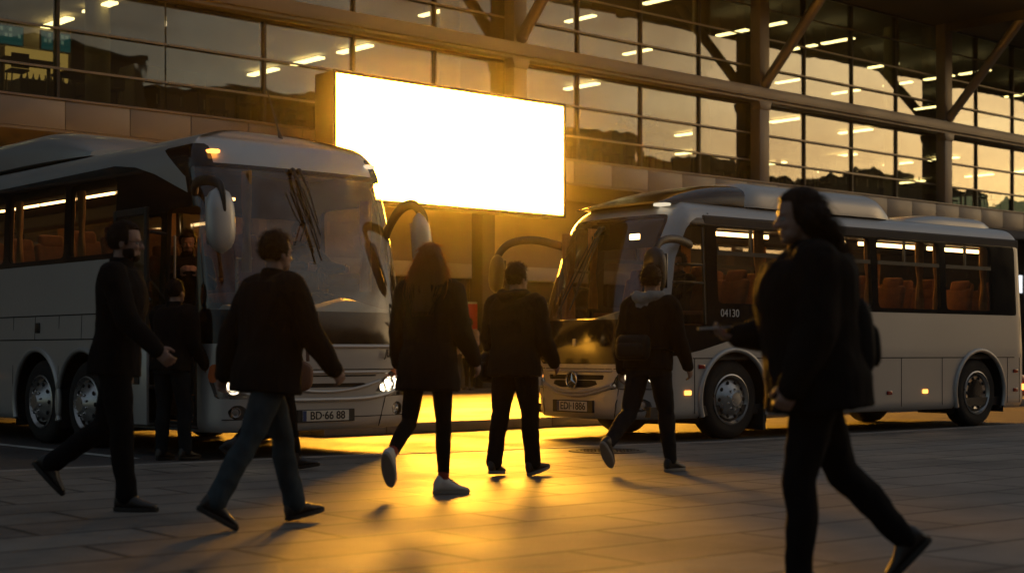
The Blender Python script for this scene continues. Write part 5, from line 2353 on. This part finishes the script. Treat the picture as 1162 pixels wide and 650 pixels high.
def person(label, loc, face, pose, height=1.78, female=False, jacket='jacket', trousers='trousers', shoes='shoe', sole='sole_dark', hair='short',
           hairmat='hair_dark', hem=.80, loose=.030, slim=1.0, voxel=.007, seed=1, group=None, hood=None, cuff=True, boot=False, hairlen=.012,
           flare=.05, sock=None, beard=False, legflare=0.0, bodybulk=0.0, hairdrop=.34, hairvol=1.0, shoes_on=True):
    f = Figure(pose, female)
    root = thing('person', label, 'person', (0, 0, 0), 0, group)
    # body: one continuous figure
    b = MB()
    lg = min(1.0, slim) * .88 if slim < .95 else 1.0
    f.torso(b, -.012 + bodybulk * .4, .84, 1.52)
    f.head(b)
    for nm in 'LR':
        hip, knee, ank, fd = f.leg[nm]
        limb(b, [hip + Vector((0, 0, .02)), hip.lerp(knee, .5) + Vector((.008, 0, 0)), knee], [.080 * lg, .070 * lg, .050 * lg])
        limb(b, [knee, knee.lerp(ank, .35) + (-.012) * Vector((1, 0, 0)), ank], [.048 * lg, .048 * lg, .034 * lg])
        up = Vector((0, 0, 1)) if abs(fd.z) < .95 else Vector((1, 0, 0))
        u = (up - fd * up.dot(fd)).normalized()
        limb(b, [ank - u * .03 - fd * .03, ank - u * .045 + fd * .10, ank - u * .052 + fd * .16], [.032, .028, .018])
        sh, el, wr, d = f.arm[nm]
        neck = f.T @ Vector((-.012, 0, 1.45))
        limb(b, [neck.lerp(sh, .55), sh, sh.lerp(el, .5), el], [.055, .056, .046, .038])
        limb(b, [el, el.lerp(wr, .4), wr], [.038, .038, .026])
        f.hand(b, nm)
    body = b.remeshed('body', M['skin'], root, voxel, 3)
    for sg in (1, -1):
        b = MB()
        b.ball((.079, sg * .033, 1.652), (.013, .014, .011), f.HT, 12, 8)
        b.build('eye', M['eye'], root, smooth=True)
    # trousers
    b = MB()
    b.rings([ellring((-.012, 0, z), .118 + loose * .5, .165 + loose * .4, 22, 2.4, f.T if z > .93 else None) for z in (.84, .88, .93, .97, 1.02)])
    for nm in 'LR':
        hip, knee, ank, fd = f.leg[nm]
        k_ = slim
        end = knee.lerp(ank, .97 if not sock else .83)
        limb(b, [hip + Vector((0, 0, .04)), hip.lerp(knee, .5), knee.lerp(hip, .04)], [.105 * k_ + .004, .092 * k_, .066 * k_ + .004])
        limb(b, [knee, knee.lerp(ank, .35) + Vector((-.012, 0, 0)), knee.lerp(ank, .75), end], [.068 * k_ + .004, .068 * k_ + .002, (.056 + legflare * .6) * k_, (.052 + legflare) * k_])
    b.remeshed('trousers', M[trousers], root, .011, 3, folds(seed, .009 if slim > .9 else .004, 9))
    if sock:
        for nm in 'LR':
            hip, knee, ank, fd = f.leg[nm]
            b = MB()
            b.tube([knee.lerp(ank, .82), ank], [.041, .040], 14, capround=True)
            b.build('sock', M[sock], root, smooth=True)
    # jacket with sleeves and collar
    b = MB()
    f.torso(b, loose + bodybulk, hem, 1.49, flare)
    for nm in 'LR':
        sh, el, wr, d = f.arm[nm]
        neck = f.T @ Vector((-.012, 0, 1.43))
        lo = loose
        limb(b, [neck.lerp(sh, .5), sh + Vector((0, 0, -.005)), sh.lerp(el, .5), el], [.062 + lo * .6, .068 + lo * .6, .056 + lo * .6, .048 + lo * .6])
        limb(b, [el, el.lerp(wr, .5), wr - d * .01], [.049 + lo * .6, .045 + lo * .5, .036 + lo * .35])
        if cuff:
            b.tube([wr - d * .035, wr + d * .012], [.040 + lo * .3, .038 + lo * .3], 14, capround=True)
    cT = f.T
    b.rings([ellring((-.014, 0, z), r_, r_ * 1.02, 18, 2.0, cT) for z, r_ in ((1.46, .095), (1.50, .078), (1.535, .072), (1.555, .070))])
    if hem < .88:
        c0 = ellring((-.012, 0, hem + .012), .12 + loose + flare * .1, .172 + loose + flare * .1, 24, 2.4, f.T)
    b.remeshed('jacket', M[jacket], root, .011, 3, folds(seed + 7, .011, 8))
    if hood:
        b = MB()
        b.tube(catmull([f.T @ Vector(p) for p in ((.065, .075, 1.50), (-.02, .115, 1.525), (-.105, .075, 1.51), (-.135, 0, 1.49), (-.105, -.075, 1.51), (-.02, -.115, 1.525), (.065, -.075, 1.50))], 6),
               [.022, .036, .052, .058, .052, .036, .022], 12, capround=True)
        b.ball((-.115, 0, 1.43), (.045, .10, .085), f.T, 16, 12)
        b.remeshed('hood', M[hood], root, .010, 2, folds(seed + 3, .008, 14))
    if shoes_on:
        for nm in 'LR':
            shoe(root, f, nm, M[shoes], M[sole], boot, shoes == 'shoe_white')
    if hair == 'short':
        hair_short(root, f, M[hairmat], hairlen, seed, beard)
    elif hair == 'long':
        hair_long(root, f, M[hairmat], hairdrop, hairvol, seed)
    k = height / 1.78
    root.scale = (k, k, k)
    root.rotation_euler = (0, 0, R(face))
    root.location = (loc[0], loc[1], loc[2] - f.drop * k)
    bpy.context.view_layer.update()
    f.root = root
    f.W = root.matrix_world.copy()
    return f


GZ = 0.005
P1 = person('man in black with glasses and short beard striding past the left coach wheels', (4.94, 9.50, GZ), -42,
            dict(lean=4, thighL=-14, kneeL=42, footL=48, thighR=8, kneeR=4, footR=0, armL=-6, elbL=14, armR=24, elbR=26, abR=10, abL=10, yaw=4, nod=4, curlR=28), 1.93,
            seed=3, beard=True, hairlen=.012, hairmat='hair_dark', hem=.82, loose=.035, legflare=.012)
gl = MB()
H = P1.HT
for sg in (1, -1):
    c = [H @ Vector((.102, sg * .036 + .026 * math.cos(2 * PI * k / 20), 1.652 + .019 * math.sin(2 * PI * k / 20))) for k in range(21)]
    gl.tube(c, .0022, 6)
    gl.tube([H @ Vector((.102, sg * .062, 1.658)), H @ Vector((.06, sg * .080, 1.660)), H @ Vector((-.01, sg * .085, 1.655))], .0022, 6)
gl.tube([H @ Vector((.104, .010, 1.655)), H @ Vector((.104, -.010, 1.655))], .0022, 6)
gl.build('glasses', M['dark_metal'], P1.root)

P2 = person('man in dark jacket and faded blue jeans taking a long stride before the left coach', (5.18, 8.0, GZ), -8,
            dict(lean=5, thighR=-24, kneeR=8, footR=30, thighL=20, kneeL=8, footL=-10, armR=24, elbR=18, armL=-20, elbL=14, abL=14, abR=12, twist=8, yaw=4, curlL=30, curlR=30), 1.80,
            seed=5, trousers='jeans', hem=.80, loose=.055, bodybulk=.012, legflare=.016, hairmat='hair_dark', hairlen=.014, boot=True)

P3 = person('woman with long loose hair, long black coat and white shoes walking towards the screen', (7.24, 8.98, GZ), 30,
            dict(lean=3, thighL=-14, kneeL=44, footL=60, thighR=2, kneeR=4, footR=0, armR=4, elbR=34, armL=2, elbL=30, abL=13, abR=13, inL=-6, inR=-6, yaw=0, toeR=48), 1.86, female=True,
            jacket='coat', trousers='trousers', shoes='shoe_white', sole='sole', slim=.80, sock='red_sock', hem=.72, loose=.045, flare=.10, hair='long', hairmat='hair_brown', hairdrop=.42, hairvol=1.0, seed=8)

P4 = person('man in black hooded jacket and loose dark trousers walking between the two coaches', (8.86, 9.80, GZ), 18,
            dict(lean=2, thighR=10, kneeR=6, footR=-12, thighL=-8, kneeL=6, footL=4, armL=4, elbL=40, armR=6, elbR=34, abL=14, abR=12, yaw=-14, toeR=12, inL=-6), 1.80,
            seed=11, hem=.82, loose=.05, bodybulk=.012, hood='jacket', slim=1.06, legflare=.012, sole='sole', hairlen=.014)

P5 = person('man with pale grey hood and waist bag walking past the nose of the right coach', (10.02, 9.30, GZ), 12,
            dict(lean=4, thighL=-20, kneeL=34, footL=52, thighR=16, kneeR=8, footR=0, armL=-8, elbL=14, armR=12, elbR=20, abL=10, abR=12, yaw=6), 1.83,
            seed=14, trousers='jeans_dark', hem=.88, loose=.042, bodybulk=.008, hood='hood', sole='sole', hairmat='hair_dark', hairlen=.016)

P6 = person('person with shoulder length dark hair striding across the foreground holding out a phone', (5.55, 4.15, GZ), 138,
            dict(lean=5, thighL=12, kneeL=12, footL=0, thighR=-20, kneeR=24, footR=46, armR=6, elbR=86, palmR='up', curlR=30, inR=8, armL=6, elbL=24, abL=12, abR=6, yaw=2, nod=6, curlL=40), 1.78,
            seed=17, hem=.80, loose=.068, bodybulk=.042, hair='long', hairdrop=.22, hairvol=1.18, slim=1.02, voxel=.006, legflare=.004)
b = MB()
sh, el, wr, d = P6.arm['L']
b.tube([wr - d * .012, wr + d * .022], .042, 20)
b.build('wristwatch', M['alloy'], P6.root, smooth=True)

P7 = person('man in dark jacket and worn jeans standing at the open door of the left coach', (7.62, 13.52, GZ), 20,
            dict(lean=6, thighL=2, kneeL=6, thighR=10, kneeR=10, footR=0, armL=14, elbL=40, armR=10, elbR=30, yaw=4), 1.77,
            seed=20, trousers='jeans_dark', hem=.86, loose=.045, hairlen=.008, legflare=.012)
P8 = person('woman in dark coat half hidden behind the striding man, her boot kicking back', (7.72, 11.75, GZ), -20,
            dict(lean=3, thighR=12, kneeR=4, footR=-8, thighL=-18, kneeL=26, footL=40, armL=-4, elbL=14, armR=8, elbR=20, yaw=0), 1.74, female=True,
            jacket='coat', seed=23, slim=.8, hem=.80, loose=.04, hair='long', hairdrop=.24, boot=True)


def seated(label, bus, p, face, pose, **k):
    """Someone on a coach seat; p is where the hips rest in the coach's own frame."""
    w_ = bus.matrix_world @ Vector(p)
    base = dict(seated=1, thighL=84, kneeL=84, thighR=84, kneeR=80, outL=6, outR=6, lean=-6)
    base.update(pose)
    return person(label, (w_.x, w_.y, w_.z - .88), face, base, 1.76, hem=.88, **k)


bpy.context.view_layer.update()
S1 = seated('driver in dark jacket behind the wheel of the left coach', ca, (1.22, -.55, 1.66), -90, dict(armL=48, elbL=30, armR=48, elbR=30), seed=31, voxel=.009)
S2 = seated('bearded passenger with clasped hands sitting inside the open door of the left coach', ca, (1.50, .75, 1.50), -118, dict(armL=30, elbL=85, armR=30, elbR=85, inL=34, inR=34, nod=8), seed=33, voxel=.008, beard=True, hairlen=.02)
S3 = seated('driver in dark jacket sitting by the side window of the right coach', cb, (1.24, -.52, 1.44), 176, dict(armL=48, elbL=30, armR=48, elbR=30, yaw=8), seed=35, voxel=.009)

FP = [('far passer in patterned shirt standing by the red poster', (24.6, 28.9, .142), 200, dict(armL=10, elbL=60, armR=6, elbR=30, thighL=4, thighR=-4), 'shirt', 'trousers', 1.74),
      ('far passer in blue jeans seen under the arm of the long haired woman', (22.4, 28.4, .142), 80, dict(thighL=14, thighR=-12, kneeR=20, footR=20, armL=-14, armR=14), 'jacket', 'jeans', 1.72),
      ('far passer in black walking beside the white shop frame', (21.5, 29.1, .142), 20, dict(thighL=-10, thighR=14, kneeL=16, footL=16, armL=14, armR=-14), 'coat', 'trousers', 1.78)]
for k, (lb, loc, fc, ps, jk, tr_, h_) in enumerate(FP):
    person(lb, loc, fc, ps, h_, jacket=jk, trousers=tr_, seed=40 + k, voxel=.012, hairlen=.016)

# ------------------------------------------------------------------ carried things
def carried(name, label, cat, Mw):
    o = thing(name, label, cat)
    o.matrix_world = Mw
    return o


def in_world(f, co):
    return f.W @ Vector(co)


# phone in the outstretched hand
c, d, n, w_ = P6.grip['R']
pm = P6.W @ frame_matrix(c + d * .05 + n * .012, w_, d)
ph = carried('phone', 'dark phone held flat in the outstretched hand of the foreground figure', 'phone', pm)
b = MB()
b.box(-.036, .036, -.075, .075, -.004, .004, .004)
b.build('case', M['alloy'], ph, smooth=True)
b = MB()
b.box(-.033, .033, -.070, .070, .0042, .0052)
b.build('phone_screen', M['black_gloss'], ph)


def pack(name, label, cat, f, c, size, mat, strap=None, bulge=.5, T=None):
    t = carried(name, label, cat, f.W @ (T or f.T) @ Matrix.Translation(c))
    b = MB()
    rings = []
    for k in range(11):
        u = k / 10
        e = max(.05, 1 - abs(2 * u - 1) ** 3.5) ** .5
        rings.append(ellring((0, 0, (u - .5) * size[2]), size[0] * .5 * e, size[1] * .5 * (.75 + .25 * e), 24, 3.2))
    b.rings(rings)
    b.build('bag', mat, t, smooth=True, angle=70)
    b = MB()
    rings = []
    for k in range(9):
        u = k / 8
        e = max(.05, 1 - abs(2 * u - 1) ** 3.5) ** .5
        rings.append(ellring((-size[0] * .45, 0, -.12 * size[2] + (u - .5) * size[2] * .55), size[0] * .28 * e, size[1] * .40 * (.75 + .25 * e), 20, 3.2))
    b.rings(rings)
    b.build('front_pocket', mat, t, smooth=True, angle=70)
    if strap:
        for s_ in strap:
            b = MB()
            b.tube(catmull([Vector(p) - Vector(c) for p in s_], 6), .016, 8, flat=.3, up=(1, 0, 0))
            b.build('strap', mat, t, smooth=True)
    return t


pack('backpack', 'slim dark backpack on the back of the foreground figure with the phone', 'backpack', P6, (-.215, 0, 1.10), (.11, .28, .34), M['bag_black'],
     [[(-.17, sg * .10, 1.32), (-.08, sg * .12, 1.52), (.06, sg * .125, 1.50), (.165, sg * .13, 1.34), (.10, sg * .19, 1.12), (-.14, sg * .14, 1.02)] for sg in (1, -1)])
pack('waist_bag', 'black waist bag worn at the back over the jacket of the grey hooded man', 'bag', P5, (-.225, .03, 1.06), (.12, .33, .22), M['bag_black'],
     [[(-.17, .12, 1.06), (-.02, .215, 1.06), (.15, .12, 1.05), (.17, -.04, 1.05), (.10, -.18, 1.05), (-.08, -.20, 1.06), (-.17, -.10, 1.06)]])
pack('shoulder_bag', 'small black shoulder bag at the left hip of the man in the hooded jacket', 'bag', P4, (.0, .275, .90), (.20, .11, .27), M['bag_black'],
     [[(-.02, .26, 1.03), (-.08, .20, 1.30), (-.05, -.05, 1.53), (.09, -.10, 1.42), (.17, .10, 1.15), (.05, .26, 1.03)]])
pack('handbag', 'brown leather handbag hanging beside the half hidden woman', 'bag', P8, (.10, -.30, .86), (.30, .13, .30), M['brown_leather'],
     [[(.0, -.28, 1.0), (.02, -.26, 1.16), (.10, -.26, 1.22), (.18, -.27, 1.16), (.2, -.29, 1.0)]])

# ------------------------------------------------------------------ air volume added to imitate lens bloom round the screen
b = MB()
b.box(-75, 110, -55.5, 60, -1.0, 14.0)
hz = b.build('bloom_haze', None)
hm = bpy.data.materials.new('bloom_air')
nt, N, L = nodes_of(hm)
out = N.new('ShaderNodeOutputMaterial')
v = N.new('ShaderNodeVolumePrincipled')
v.inputs['Color'].default_value = (1.0, 0.93, 0.82, 1)
v.inputs['Density'].default_value = 0.0003
v.inputs['Anisotropy'].default_value = 0.968
L.new(v.outputs[0], out.inputs['Volume'])
hz.data.materials.append(hm)
tag(hz, kind='stuff')
cy.volume_bounces = 0
bpy.context.view_layer.update()
